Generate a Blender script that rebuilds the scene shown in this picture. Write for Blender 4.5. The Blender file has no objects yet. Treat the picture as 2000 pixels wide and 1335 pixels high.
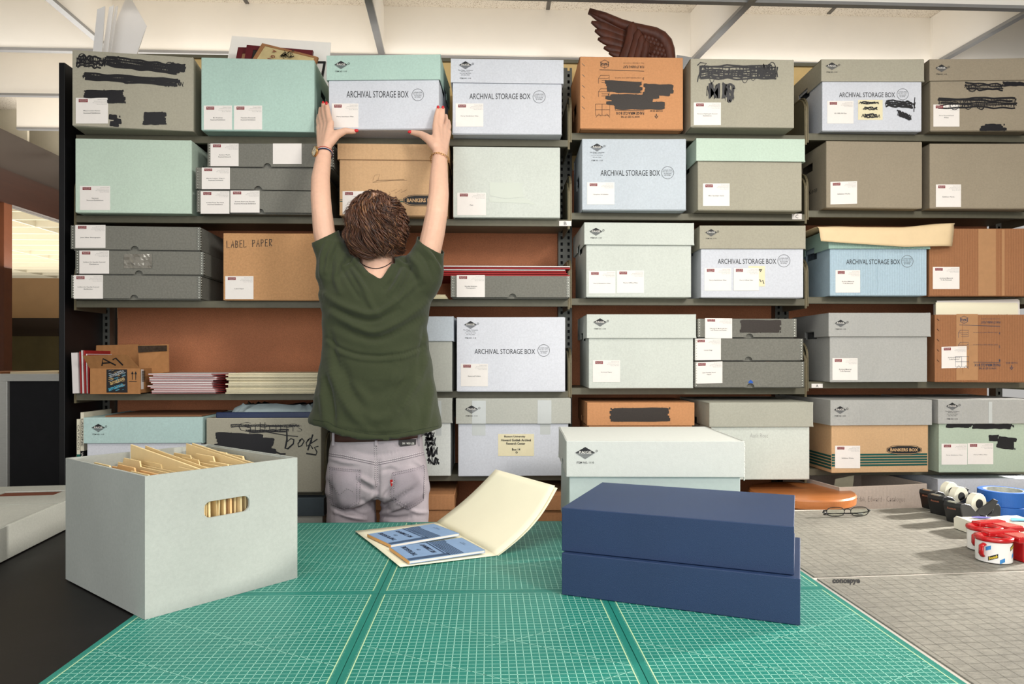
import bpy, bmesh, math, random
import numpy as np
from mathutils import Vector, Matrix, Euler
from mathutils.bvhtree import BVHTree
random.seed(7)
SC = bpy.context.scene
COL = SC.collection

# ---------------------------------------------------------------- camera, world, lights, exposure
F = 1390.0; TH = math.radians(1.85); CH = 1.23
cam_d = bpy.data.cameras.new('camera'); cam = bpy.data.objects.new('camera', cam_d); COL.objects.link(cam)
cam_d.sensor_width = 36; cam_d.lens = F/2000*36; cam_d.shift_y = (700-667.5)/2000
cam_d.clip_start = 0.05
cam.location = (0, 0, CH); cam.rotation_euler = (math.pi/2, 0, -TH)
SC.camera = cam

w = bpy.data.worlds.new('world'); SC.world = w; w.use_nodes = True
w.node_tree.nodes['Background'].inputs[0].default_value = (1.0, 0.97, 0.93, 1)
w.node_tree.nodes['Background'].inputs[1].default_value = 0.42

def area(name, loc, target, size, power, col, size_y=None):
    d = bpy.data.lights.new(name, 'AREA'); d.energy = power; d.color = col
    d.shape = 'RECTANGLE'; d.size = size; d.size_y = size_y or size
    o = bpy.data.objects.new(name, d); COL.objects.link(o)
    o.location = loc
    o.rotation_euler = (Vector(target)-Vector(loc)).to_track_quat('-Z', 'Y').to_euler()
    return o
area('key_light', (1.5, -0.1, 2.35), (-0.2, 2.5, 1.3), 0.45, 33, (1.0, 0.96, 0.91))
area('front_fill', (-0.3, -0.9, 1.55), (0.2, 3.0, 1.9), 3.0, 41, (0.97, 0.985, 1.0), 1.4)  # broad fill added behind the camera for box fronts and ceiling faces
area('overhead_light', (0.2, 1.3, 2.50), (0.2, 1.45, 0.0), 2.8, 19, (1.0, 0.97, 0.92), 0.5)
wk = area('low_side_key', (3.55, 2.62, 1.62), (1.55, 2.02, 0.78), 0.14, 15, (1.0, 0.95, 0.88)); wk.data.spread = math.radians(42)  # narrow low key from the right, across the grey mats
area('ceiling_fill', (-0.2, 2.95, 2.30), (-0.2, 3.0, 3.1), 4.6, 8.5, (1.0, 0.95, 0.88), 0.2)  # added strip aimed upward to brighten the ceiling baffles, no fixture there
area('outer_room_fill', (-6, 8, 1.7), (-6, 8, 3), 5.0, 250, (1.0, 0.96, 0.86))  # unseen fill added to brighten the room beyond the glass
area('left_room_light', (-2.0, 4.2, 1.9), (-2.2, 4.2, 3.0), 1.6, 30, (1.0, 0.95, 0.88))

SC.view_settings.view_transform = 'Standard'
SC.view_settings.look = 'None'
SC.view_settings.gamma = 1.0
SC.view_settings.exposure = 0.16
SC.view_settings.use_curve_mapping = False

# ---------------------------------------------------------------- measuring the place
def ray(x, y):
    a = (x-1000)/F; b = (700-y)/F
    return Vector((math.sin(TH)+a*math.cos(TH), math.cos(TH)-a*math.sin(TH), b))
CAM = Vector((0, 0, CH))
def PY(x, y, Y):
    d = ray(x, y); return CAM+d*(Y/d.y)
def PZ(x, y, Z):
    d = ray(x, y); return CAM+d*((Z-CH)/d.z)
def topx(p):
    d = Vector(p)-CAM
    zf = d.x*math.sin(TH)+d.y*math.cos(TH); xr = d.x*math.cos(TH)-d.y*math.sin(TH)
    return (1000+F*xr/zf, 700-F*d.z/zf)

# ---------------------------------------------------------------- materials
def lin(c):
    return tuple(((v/255)/12.92 if v/255 <= 0.04045 else ((v/255+0.055)/1.055)**2.4) for v in c)+(1,)
MATS = {}
def mat(name, rgb, rough=0.7, metal=0.0, var=0.06, vs=30, bump=0.1, bs=400, wave=0, spec=0.4, coat=0, blotch=0.0, stretch=None, sheen=0):
    if name in MATS: return MATS[name]
    m = bpy.data.materials.new(name); m.use_nodes = True; nt = m.node_tree
    b = nt.nodes['Principled BSDF']
    b.inputs['Roughness'].default_value = rough; b.inputs['Metallic'].default_value = metal
    b.inputs['Specular IOR Level'].default_value = spec
    if coat: b.inputs['Coat Weight'].default_value = coat
    if sheen: b.inputs['Sheen Weight'].default_value = sheen
    base = lin(rgb)
    tc = nt.nodes.new('ShaderNodeTexCoord')
    vec = tc.outputs['Object']
    if stretch:
        mp = nt.nodes.new('ShaderNodeMapping'); mp.inputs['Scale'].default_value = stretch
        nt.links.new(vec, mp.inputs[0]); vec = mp.outputs[0]
    if var > 0:
        n = nt.nodes.new('ShaderNodeTexNoise'); n.inputs['Scale'].default_value = vs; n.inputs['Detail'].default_value = 6
        n.inputs['Roughness'].default_value = 0.65
        nt.links.new(vec, n.inputs['Vector'])
        r = nt.nodes.new('ShaderNodeMapRange'); r.inputs[1].default_value = 0.3; r.inputs[2].default_value = 0.7
        r.inputs[3].default_value = 1-var; r.inputs[4].default_value = 1+var
        nt.links.new(n.outputs[0], r.inputs[0])
        mx = nt.nodes.new('ShaderNodeVectorMath'); mx.operation = 'SCALE'
        mx.inputs[0].default_value = base[:3]; nt.links.new(r.outputs[0], mx.inputs['Scale'])
        out = mx.outputs[0]
        if blotch > 0:
            n2 = nt.nodes.new('ShaderNodeTexNoise'); n2.inputs['Scale'].default_value = 5; n2.inputs['Detail'].default_value = 8
            nt.links.new(tc.outputs['Object'], n2.inputs['Vector'])
            r2 = nt.nodes.new('ShaderNodeMapRange'); r2.inputs[1].default_value = 0.35; r2.inputs[2].default_value = 0.68
            r2.inputs[3].default_value = 1-blotch; r2.inputs[4].default_value = 1+blotch
            nt.links.new(n2.outputs[0], r2.inputs[0])
            m2 = nt.nodes.new('ShaderNodeVectorMath'); m2.operation = 'SCALE'
            nt.links.new(out, m2.inputs[0]); nt.links.new(r2.outputs[0], m2.inputs['Scale']); out = m2.outputs[0]
        nt.links.new(out, b.inputs['Base Color'])
    else:
        b.inputs['Base Color'].default_value = base
    if bump > 0:
        n = nt.nodes.new('ShaderNodeTexNoise'); n.inputs['Scale'].default_value = bs; n.inputs['Detail'].default_value = 3
        nt.links.new(vec, n.inputs['Vector']); h = n.outputs[0]
        if wave:
            wv = nt.nodes.new('ShaderNodeTexWave'); wv.inputs['Scale'].default_value = wave; wv.inputs['Distortion'].default_value = 0.6
            nt.links.new(tc.outputs['Object'], wv.inputs['Vector'])
            ad = nt.nodes.new('ShaderNodeMath'); ad.operation = 'ADD'
            nt.links.new(h, ad.inputs[0]); nt.links.new(wv.outputs['Fac'], ad.inputs[1]); h = ad.outputs[0]
        bp = nt.nodes.new('ShaderNodeBump'); bp.inputs['Strength'].default_value = bump; bp.inputs['Distance'].default_value = 0.002
        nt.links.new(h, bp.inputs['Height']); nt.links.new(bp.outputs[0], b.inputs['Normal'])
    MATS[name] = m
    return m
def board(name, rgb, wave=0, bump=0.12, var=0.07):
    return mat(name, rgb, 0.85, 0, var, 160, bump, 600, wave, 0.2, blotch=0.035)
GREY = board('grey_board', (169, 164, 147)); GREY2 = board('warm_grey_board', (152, 141, 122)); GREYL = board('light_grey_board', (184, 185, 176))
GREYC = board('cool_grey_board', (172, 172, 168), 22)
MINT = board('mint_board', (178, 205, 194)); MINTL = board('pale_mint_board', (194, 212, 196)); MINTW = board('white_mint_board', (204, 209, 201))
ICE = board('ice_blue_board', (194, 202, 209)); LAV = board('lavender_grey_board', (206, 209, 216)); SKY = board('sky_blue_board', (172, 194, 207), 36, 0.5)
AQUA = board('aqua_board', (184, 210, 206)); MINTC = board('corrugated_mint_board', (166, 197, 184), 36, 0.5)
LAVW = board('pale_lavender_board', (215, 217, 224)); WHITE = board('white_board', (220, 223, 218)); SAGE = board('sage_board', (176, 190, 172))
KRAFT = board('kraft_board', (202, 166, 126), 20, 0.15); ORANGE = board('orange_kraft_board', (200, 144, 100), 22, 0.15)
BROWN = board('brown_kraft_board', (158, 110, 76), 34, 0.5); KRAFTL = board('label_paper_kraft', (192, 146, 102), 0, 0.1, 0.12)
PINKW = board('faded_white_board', (200, 184, 170), 22, 0.2)
DGREY = board('dark_grey_archival_board', (120, 119, 111), 0, 0.2, 0.16); SIDE = board('inner_board', (120, 112, 98))
METAL = mat('box_edge_metal', (120, 120, 112), 0.45, 0.7, 0.1, 200, 0.05)
RIV = mat('bright_rivet_metal', (205, 205, 195), 0.3, 0.9, 0, 1, 0)
SHELF = mat('olive_shelf_steel', (98, 95, 79), 0.5, 0.15, 0.08, 60, 0.04)
BRKT = mat('bracket_edge_steel', (122, 112, 86), 0.5, 0.3, 0.1, 60, 0.04)
UPR = mat('slotted_steel', (92, 92, 86), 0.4, 0.6, 0.08, 60, 0.04)
BLK = mat('black_enamel', (16, 16, 18), 0.5, 0.0, 0.2, 30, 0.08)
HARD = mat('brown_hardboard', (190, 122, 84), 0.75, 0, 0.2, 350, 0.1, 500, blotch=0.1)
TANB = mat('tan_backing_board', (214, 184, 126), 0.8, 0, 0.05)
WALL = mat('white_painted_wall', (246, 242, 234), 0.6, 0, 0.015, 6, 0.04, 150)
TILE = None
STRIP = mat('grey_metal_strip', (150, 150, 150), 0.35, 0.3, 0.04)
PAPER = mat('white_label_paper', (236, 230, 224), 0.6, 0, 0.015, 80, 0.02)
CREAM = mat('cream_label_paper', (228, 218, 182), 0.6, 0, 0.03, 80, 0.02)
RED = mat('label_red_ink', (128, 26, 38), 0.6, 0, 0, 1, 0)
INK = mat('black_ink', (26, 27, 30), 0.6, 0, 0, 1, 0)
GINK = mat('grey_ink', (150, 148, 146), 0.7, 0, 0, 1, 0)
LINK = mat('soft_grey_print', (96, 98, 100), 0.7, 0, 0, 1, 0)
WINK = mat('white_ink', (225, 222, 215), 0.7, 0, 0, 1, 0)
MARK = mat('black_marker', (24, 23, 27), 0.42, 0, 0.3, 200, 0, stretch=(1, 1, 6))
DMARK = mat('brown_black_marker', (46, 38, 32), 0.55, 0, 0.25, 300, 0)
TEAL = mat('teal_print', (24, 82, 74), 0.7, 0, 0.05, 80, 0)
TAPE = mat('clear_packing_tape', (196, 200, 198), 0.22, 0, 0.03, 20, 0.15, 30)
MANILA = mat('manila_folder', (236, 212, 160), 0.75, 0, 0.03, 40, 0.03)
MANILA2 = mat('orange_manila_folder', (226, 184, 128), 0.75, 0, 0.03, 40, 0.03)
MANILAO = mat('pale_manila_folder', (242, 236, 208), 0.7, 0, 0.012, 15, 0.02)
FOLDC = mat('cream_folder', (226, 216, 184), 0.75, 0, 0.05, 40, 0.03)
FOLDW = mat('white_folder', (222, 216, 214), 0.75, 0, 0.03, 40, 0.03)
FOLDR = mat('red_folder', (160, 32, 34), 0.65, 0, 0.08, 60, 0.03)
BLUEC = mat('navy_bookcloth', (30, 52, 88), 0.55, 0, 0.09, 900, 0.35, 1400, spec=0.45, blotch=0.06)

# ---------------------------------------------------------------- mesh helpers
class MB:
    def __init__(s): s.v = []; s.f = []; s.m = []; s.k = 0
    def add(s, vs, fs, mi=0):
        o = len(s.v); s.v += [tuple(v) for v in vs]; s.f += [tuple(i+o for i in f) for f in fs]; s.m += [mi]*len(fs)
    def box(s, x0, y0, z0, x1, y1, z1, mi=0, M=None):
        vs = [Vector(p) for p in ((x0, y0, z0), (x1, y0, z0), (x1, y1, z0), (x0, y1, z0), (x0, y0, z1), (x1, y0, z1), (x1, y1, z1), (x0, y1, z1))]
        if M is not None: vs = [M @ v for v in vs]
        s.add(vs, [(0, 3, 2, 1), (4, 5, 6, 7), (0, 1, 5, 4), (1, 2, 6, 5), (2, 3, 7, 6), (3, 0, 4, 7)], mi)
    def prism(s, poly, n, mi=0):      # poly: list of 3d points (planar), n: extrusion vector
        k = len(poly); vs = [Vector(p) for p in poly]; vs += [v+Vector(n) for v in vs]
        fs = [tuple(range(k)), tuple(reversed(range(k, 2*k)))] + [(i, i+k, (i+1) % k+k, (i+1) % k) for i in range(k)]
        s.add(vs, fs, mi)
    def tube(s, pts, rad, seg=8, mi=0, caps=True, sq=(1, 1)):
        pts = [Vector(p) for p in pts]; n = len(pts)
        rad = rad if isinstance(rad, (list, tuple)) else [rad]*n
        vs = []; up = None
        for i, p in enumerate(pts):
            t = (pts[min(i+1, n-1)]-pts[max(i-1, 0)]).normalized()
            if up is None:
                up = Vector((0, 0, 1)) if abs(t.z) < 0.9 else Vector((0, 1, 0))
            a = t.cross(up).normalized(); b = a.cross(t).normalized(); up = b
            for k in range(seg):
                an = 2*math.pi*k/seg
                vs.append(p+a*math.cos(an)*rad[i]*sq[0]+b*math.sin(an)*rad[i]*sq[1])
        fs = [(i*seg+k, i*seg+(k+1) % seg, (i+1)*seg+(k+1) % seg, (i+1)*seg+k) for i in range(n-1) for k in range(seg)]
        if caps: fs += [tuple(reversed(range(seg))), tuple(range((n-1)*seg, n*seg))]
        s.add(vs, fs, mi)
    def ell(s, c, r, mi=0, M=None, u=20, v=12):
        vs = []; c = Vector(c)
        for j in range(v+1):
            ph = math.pi*j/v
            for i in range(u):
                a = 2*math.pi*i/u
                p = Vector((r[0]*math.sin(ph)*math.cos(a), r[1]*math.sin(ph)*math.sin(a), r[2]*math.cos(ph)))
                if M is not None: p = M @ p
                vs.append(c+p)
        fs = [(j*u+i, (j+1)*u+i, (j+1)*u+(i+1) % u, j*u+(i+1) % u) for j in range(v) for i in range(u)]
        s.add(vs, fs, mi)
    def rings(s, rings, mi=0, caps=True):
        n = len(rings[0]); vs = [p for r in rings for p in r]
        fs = [(i*n+k, i*n+(k+1) % n, (i+1)*n+(k+1) % n, (i+1)*n+k) for i in range(len(rings)-1) for k in range(n)]
        if caps: fs += [tuple(reversed(range(n))), tuple(range((len(rings)-1)*n, len(rings)*n))]
        s.add(vs, fs, mi)
    def lathe(s, prof, c, seg=48, mi=0, M=None, closed=False):
        vs = []; c = Vector(c)
        for (r, z) in prof:
            for k in range(seg):
                a = 2*math.pi*k/seg; p = Vector((r*math.cos(a), r*math.sin(a), z))
                if M is not None: p = M @ p
                vs.append(c+p)
        n = len(prof); fs = []
        for i in range(n if closed else n-1):
            j = (i+1) % n
            fs += [(i*seg+k, i*seg+(k+1) % seg, j*seg+(k+1) % seg, j*seg+k) for k in range(seg)]
        s.add(vs, fs, mi)
    def mesh(s, name, mats):
        me = bpy.data.meshes.new(name); me.from_pydata(s.v, [], s.f)
        for m in (mats if isinstance(mats, (list, tuple)) else [mats]): me.materials.append(m)
        if any(s.m): me.polygons.foreach_set('material_index', s.m)
        me.update(); return me
    def build(s, name, mats, parent=None, smooth=False, bevel=0, seg=2, fix=True, loc=None):
        me = s.mesh(name, mats)
        if fix:
            bm = bmesh.new(); bm.from_mesh(me); bmesh.ops.remove_doubles(bm, verts=bm.verts, dist=1e-6)
            bmesh.ops.recalc_face_normals(bm, faces=bm.faces); bm.to_mesh(me); bm.free()
        if smooth: me.polygons.foreach_set('use_smooth', [True]*len(me.polygons))
        o = bpy.data.objects.new(name, me); COL.objects.link(o)
        if parent is not None: o.parent = parent
        if loc is not None: o.location = loc
        if bevel:
            b = o.modifiers.new('bevel', 'BEVEL'); b.width = bevel; b.segments = seg; b.limit_method = 'ANGLE'; b.angle_limit = math.radians(35)
            b.harden_normals = False
        return o
def tag(o, label=None, cat=None, group=None, kind=None):
    if label: o['label'] = label
    if cat: o['category'] = cat
    if group: o['group'] = group
    if kind: o['kind'] = kind
    return o
def empty(name, loc, rz, label, cat, group=None):
    o = bpy.data.objects.new(name, None); o.empty_display_size = 0.05; COL.objects.link(o)
    o.location = loc; o.rotation_euler = (0, 0, rz)
    return tag(o, label, cat, group)
def struct(o): o['kind'] = 'structure'; return o

def panel(mb, P, ax, az, an, xs, zs, missing, t, mi=0):
    """a board cut into cells, some left out: P corner, ax/az in-plane axes, an thickness axis"""
    P = Vector(P); ax = Vector(ax); az = Vector(az); an = Vector(an)
    nx, nz = len(xs)-1, len(zs)-1
    cells = [(i, k) for i in range(nx) for k in range(nz) if (i, k) not in missing]
    vid = {}; vs = []
    def v(i, k, s):
        if (i, k, s) not in vid:
            vid[(i, k, s)] = len(vs); vs.append(P+ax*xs[i]+az*zs[k]+an*(t*s))
        return vid[(i, k, s)]
    fs = []
    for (i, k) in cells:
        fs.append((v(i, k, 0), v(i+1, k, 0), v(i+1, k+1, 0), v(i, k+1, 0)))
        fs.append((v(i, k, 1), v(i, k+1, 1), v(i+1, k+1, 1), v(i+1, k, 1)))
        for (di, dk, a, b) in ((-1, 0, (i, k), (i, k+1)), (1, 0, (i+1, k+1), (i+1, k)), (0, -1, (i+1, k), (i, k)), (0, 1, (i, k+1), (i+1, k+1))):
            if (i+di, k+dk) not in cells:
                fs.append((v(a[0], a[1], 0), v(b[0], b[1], 0), v(b[0], b[1], 1), v(a[0], a[1], 1)))
    mb.add(vs, fs, mi)

# lettering: glyph outlines normalised to their bounding box
_T = {}
def glyphs(s, bold=0.0, space=1.0, res=2):
    k = (s, bold, space, res)
    if k not in _T:
        cu = bpy.data.curves.new('t', 'FONT'); cu.body = s; cu.resolution_u = res; cu.offset = bold; cu.space_character = space; cu.fill_mode = 'BOTH'
        o = bpy.data.objects.new('t', cu); COL.objects.link(o)
        dg = bpy.context.evaluated_depsgraph_get(); me = bpy.data.meshes.new_from_object(o.evaluated_get(dg))
        vs = [v.co.copy() for v in me.vertices]; fs = [tuple(p.vertices) for p in me.polygons]
        bpy.data.objects.remove(o); bpy.data.curves.remove(cu); bpy.data.meshes.remove(me)
        x0 = min(v.x for v in vs); x1 = max(v.x for v in vs); y0 = min(v.y for v in vs); y1 = max(v.y for v in vs)
        _T[k] = ([((v.x-x0)/(x1-x0), (v.y-y0)/max(y1-y0, 1e-6)) for v in vs], fs, (x1-x0)/max(y1-y0, 1e-6))
    return _T[k]
def put_text(mb, s, f, x0, y0, x1, y1, mi=0, flip=False, bold=0.0, slant=0, res=2):
    """f maps plan coordinates (x,y down) to 3d; the string fills x0..x1, y0 (top)..y1"""
    vs, fs, asp = glyphs(s, bold, 1.0, res)
    out = []; mb.k += 1
    for (u, v) in vs:
        if flip: u, v = 1-u, 1-v
        out.append(f(x0+(x1-x0)*u+slant*v, y1+(y0-y1)*v))
    mb.add(out, fs, mi)
def ribbon(mb, f, pts, w, mi=0):
    n = len(pts); L = []; mb.k += 1
    for i, (x, y) in enumerate(pts):
        a = pts[max(i-1, 0)]; b = pts[min(i+1, n-1)]
        dx, dy = b[0]-a[0], b[1]-a[1]; l = math.hypot(dx, dy) or 1
        ww = w[i] if isinstance(w, (list, tuple)) else w
        nx, ny = -dy/l*ww/2, dx/l*ww/2
        L.append(f(x+nx, y+ny)); L.append(f(x-nx, y-ny))
    mb.add(L, [(2*i, 2*i+1, 2*i+3, 2*i+2) for i in range(n-1)], mi)
def wander(r, n, amp):
    """smooth random offsets for a hand-drawn line"""
    v = [r.uniform(-1, 1) for _ in range(n//3+3)]; out = []
    for i in range(n):
        t = i/3; k = int(t); f = t-k; f = f*f*(3-2*f); out.append(amp*(v[k]*(1-f)+v[k+1]*f))
    return out
def scrib(mb, f, x0, y0, x1, y1, dy=0, w=2.2, step=2.6, sweeps=4, seed=1, mi=0, rag=0.25):
    """a felt pen crossing-out: tight zigzag plus long sweeps and a few loops"""
    r = random.Random(seed*7+int(x0)); h = y1-y0; n = max(6, int((x1-x0)/step)); top = wander(r, n+1, h*rag); bot = wander(r, n+1, h*rag)
    for q in range(2):
        pts = []
        for i in range(n+1):
            x = x0+(x1-x0)*i/n+q*step*.5; c = dy*i/n
            yy = (y0+abs(top[i])+r.random()*h*.12) if (i+q) % 2 else (y1-abs(bot[i])-r.random()*h*.12)
            pts.append((min(x, x1)+r.uniform(-1, 1), yy+c))
        ribbon(mb, f, pts, w*.8, mi)
    for k in range(sweeps):
        yb = y0+h*(k+0.5)/sweeps; m = 26; wv = wander(r, m, h*.5/max(1, sweeps)); a0 = x0+r.uniform(-2, 5); b0 = x1-r.uniform(-2, 8)
        ribbon(mb, f, [(a0+(b0-a0)*j/(m-1), yb+dy*j/(m-1)+wv[j]) for j in range(m)], w*r.uniform(1.0, 1.8), mi)
    for k in range(int((x1-x0)/34)):
        cx = r.uniform(x0+6, x1-6); cy = y0+h*r.uniform(.2, .8)+dy*(cx-x0)/(x1-x0); rx, ry = r.uniform(4, 9), h*r.uniform(.3, .5)
        ribbon(mb, f, [(cx+rx*math.cos(t*.5), cy+ry*math.sin(t*.5)) for t in range(13)], w*.6, mi)
def bars(mb, f, x0, y0, x1, y1, dy=0, n=5, seed=1, mi=0, rag=10):
    """broad parallel marker strokes that merge into a block with ragged ends"""
    r = random.Random(seed*5+int(x0)); h = (y1-y0)/n
    for k in range(n):
        aa = x0+r.uniform(0, rag); bb = x1-r.uniform(0, rag); yb = y0+h*(k+0.5); m = 18; wv = wander(r, m, h*.16)
        ribbon(mb, f, [(aa+(bb-aa)*j/(m-1), yb+dy*((aa+(bb-aa)*j/(m-1)-x0)/(x1-x0))+wv[j]) for j in range(m)], [h*1.6*(1 if 0 < j < m-1 else .7) for j in range(m)], mi)
    m = max(4, int((x1-x0)/7)); 
    for k in range(m):
        x = x0+rag*.5+(x1-x0-rag)*k/(m-1)
        for (yy, s_) in ((y0, -1), (y1, 1)):
            if r.random() < .5: yb = yy+dy*(x-x0)/(x1-x0); ribbon(mb, f, [(x, yb-s_*2), (x+r.uniform(-1, 1), yb+s_*r.uniform(.5, 2.2))], r.uniform(1.5, 3), mi)
# ---------------------------------------------------------------- archive boxes
class Bx:
    """a board box; x0,x1 the left and right edge of its front, yt the top edge, seen from the camera station; YL/YR distance of the front"""
    def __init__(s, name, label, cat, x0, x1, yt, z, YL=2.50, YR=None, depth=0.315, group=None, ztop=None):
        YR = YR or YL
        P0 = PY(x0, yt, YL); P1 = PY(x1, yt, YR)
        u = Vector((P1.x-P0.x, P1.y-P0.y, 0)); s.w = u.length; u.normalize(); s.u = u
        s.n = Vector((u.y, -u.x, 0)); s.d = depth; s.h = (ztop or P0.z)-z
        c = Vector((P0.x, P0.y, z))+u*s.w/2-s.n*depth/2
        s.P0 = P0; s.c = c; s.rz = math.atan2(u.y, u.x)
        s.root = empty(name, c, s.rz, label, cat, group)
        s.lo = 0.0
        s.x0, s.x1 = x0, x1
    def f(s, x, y, off=0.0007):
        d = ray(x, y); q = s.P0+s.n*(off+s.lo)
        t = (q-CAM).dot(s.n)/d.dot(s.n); p = CAM+d*t-s.c
        return Vector((p.dot(s.u), -(s.d/2+off+s.lo), p.z))
    def zpx(s, x, y): return s.f(x, y, 0).z
    def body(s, m, top=None, hole=None, inner=None, openb=False, t=0.004, back=True):
        """four walls with a hand hole in each end, floor, and optional top"""
        w, d, h = s.w, s.d, s.h if top is None else top
        mb = MB()
        mb.box(-w/2, -d/2, 0, w/2, -d/2+t, h); mb.box(-w/2, d/2-t, 0, w/2, d/2, h)
        hz = hole or (h-0.085, h-0.06)
        for sx in (-1, 1):
            panel(mb, (sx*w/2, -d/2+t, 0), (0, 1, 0), (0, 0, 1), (-sx, 0, 0),
                  [0, d/2-t-0.045, d/2-t+0.045, d-2*t], [0, hz[0], hz[1], h], [(1, 1)] if hole != 0 else [], t)
        mb.box(-w/2+t, -d/2+t, 0.0, w/2-t, d/2-t, t)
        if not openb: mb.box(-w/2+t, -d/2+t, h-t, w/2-t, d/2-t, h)
        s.b = mb.build('body', m, s.root, bevel=0.0022)
        return s
    def lid(s, m, ybot, o=0.004, tilt=0, rim=0):
        """lid drop front; ybot is the lower edge of the lid seen from the station"""
        w, d, h = s.w+2*o+0.004, s.d+2*o+0.004, s.h+0.001
        s.lo = 0; zb = s.zpx(s.x0, ybot); t = 0.003
        mb = MB()
        mb.box(-w/2, -d/2, zb, w/2, -d/2+t, h+t); mb.box(-w/2, d/2-t, zb, w/2, d/2, h+t)
        for sx in (-1, 1):
            panel(mb, (sx*w/2, -d/2+t, zb), (0, 1, 0), (0, 0, 1), (-sx, 0, 0), [0, d/2-t-0.04, d/2-t+0.04, d-2*t], [0, 0.022, h+t-zb], [(1, 0)], t)
        if rim: mb.box(-w/2+t, -d/2+t, h+t-rim-0.003, w/2-t, d/2-t, h+t-rim)
        else: mb.box(-w/2+t, -d/2+t, h, w/2-t, d/2-t, h+t)
        s.l = mb.build('lid', m, s.root, bevel=0.0018)
        if tilt:
            s.l.rotation_euler = (0, tilt, 0)
        s.lido = o+0.0024
        return s
    def onlid(s): s.lo = s.lido; return s
    def onbody(s): s.lo = 0.0; return s
    def label(s, x0, y0, x1, y1, lines, m=None, red=True, skew=0, name='paper_label'):
        mb = MB(); f0 = s.f; W, H = x1-x0, y1-y0
        def f(x, y, off=0.0007):
            return f0(x, y+skew*(x-x0), off)
        a = [f(x0, y0, 0.0009), f(x1, y0, 0.0009), f(x1, y1, 0.0009), f(x0, y1, 0.0009)]
        mb.prism(a, (0, 0.0006, 0), 0)
        g = lambda x, y: f(x, y, 0.0012)
        g2 = lambda x, y: f(x, y, 0.0015)
        if red:
            mb.add([g(x0+W*.09, y0+H*.045), g(x0+W*.37, y0+H*.045), g(x0+W*.37, y0+H*.17), g(x0+W*.09, y0+H*.17)], [(0, 3, 2, 1)], 1)
            put_text(mb, 'BOSTON', g2, x0+W*.12, y0+H*.065, x0+W*.34, y0+H*.11, 4, res=1)
            put_text(mb, 'UNIVERSITY', g2, x0+W*.12, y0+H*.128, x0+W*.34, y0+H*.152, 4, res=1)
            for i, (t, k) in enumerate((('Howard Gotlieb', .68), ('Archival Research Center', .56), ('771 Commonwealth Avenue', .52), ('Boston, MA 02215', .66))):
                put_text(mb, t, g, x0+W*k, y0+H*(.05+.062*i), x0+W*.97, y0+H*(.083+.062*i), 2, res=1)
        n = len(lines)
        for i, t in enumerate(lines):
            wd = min(.74, .0275*len(t)+.03)
            yc = .55+(i-(n-1)/2)*.085
            put_text(mb, t, g, x0+W*(.5-wd/2), y0+H*(yc-.026), x0+W*(.5+wd/2), y0+H*(yc+.026), 3, res=2, bold=0.008)
        s.last = mb.build(name, [m or PAPER, RED, GINK, LINK if not red else INK, WINK], s.root, fix=False)
        return s
    def logo(s, cx, cy, w=30, company=False, col=INK):
        mb = MB(); f = s.f; h = w*.58
        g2 = lambda x, y: f(x, y, 0.0011)
        mb.add([f(cx-w/2, cy), f(cx+w/2, cy), f(cx, cy-h/2)], [(0, 1, 2)], 0)
        for k in range(6):
            a = k/6; b = a+.11
            mb.add([f(cx-w/2*(1-a)*.93, cy+h/2*a+.6), f(cx+w/2*(1-a)*.93, cy+h/2*a+.6), f(cx+w/2*(1-b)*.93, cy+h/2*b+.6), f(cx-w/2*(1-b)*.93, cy+h/2*b+.6)], [(0, 3, 2, 1)], 1)
        put_text(mb, 'PAIGE', g2, cx-w*.3, cy-h*.17, cx+w*.3, cy+h*.07, 2, bold=.015)
        ribbon(mb, f, [(cx+w*.56+1.7*math.cos(a*.7), cy-h*.16+1.7*math.sin(a*.7)) for a in range(10)], .7, 0)
        y = cy+h/2
        if company:
            for i, (t, k, hh) in enumerate((('The Paige Company', .56, .085), ('400 Kelby Street', .33, .06), ('Fort Lee, NJ 07024', .42, .06), ('201-461-7900', .32, .06))):
                yy = y+w*(.06+.12*i); put_text(mb, t, f, cx-w*k, yy, cx+w*k, yy+w*hh, 0, res=2, bold=.004)
            y += w*.52
        put_text(mb, 'ITEM NO. 1110', f, cx-w*.42, y+w*.13, cx+w*.42, y+w*.23, 0, res=2, bold=.004)
        mb.build('printed_logo', [col, LINK, WINK], s.root, fix=False); return s
    def title(s, x0, x1, y, h=12, circ=None, col=INK):
        mb = MB(); f = s.f
        put_text(mb, 'ARCHIVAL STORAGE BOX', f, x0, y-h/2, x1, y+h/2, 0, res=3)
        mb.build('printed_title', [col], s.root, fix=False)
        if circ:
            cx, cy, r = circ; mb = MB()
            ribbon(mb, f, [(cx+r*math.cos(a*.1963), cy+r*math.sin(a*.1963)) for a in range(33)], .8, 0)
            for i, (t, k) in enumerate((('LIGNIN FREE', .74), ('PH 8.0-10.0', .8), ('ALKALINE', .64), ('BUFFER', .5))):
                yy = cy+r*(-.42+.28*i); put_text(mb, t, f, cx-r*k, yy-r*.09, cx+r*k, yy+r*.09, 0, res=1)
            mb.build('printed_seal', [LINK if col is INK else col], s.root, fix=False)
        return s
    def draw(s, name, fn, mats, off=None):
        mb = MB(); f = lambda x, y: s.f(x, y, (off or .0007)+mb.k*.000012)
        fn(mb, f); mb.build(name, mats, s.root, fix=False); return s
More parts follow.
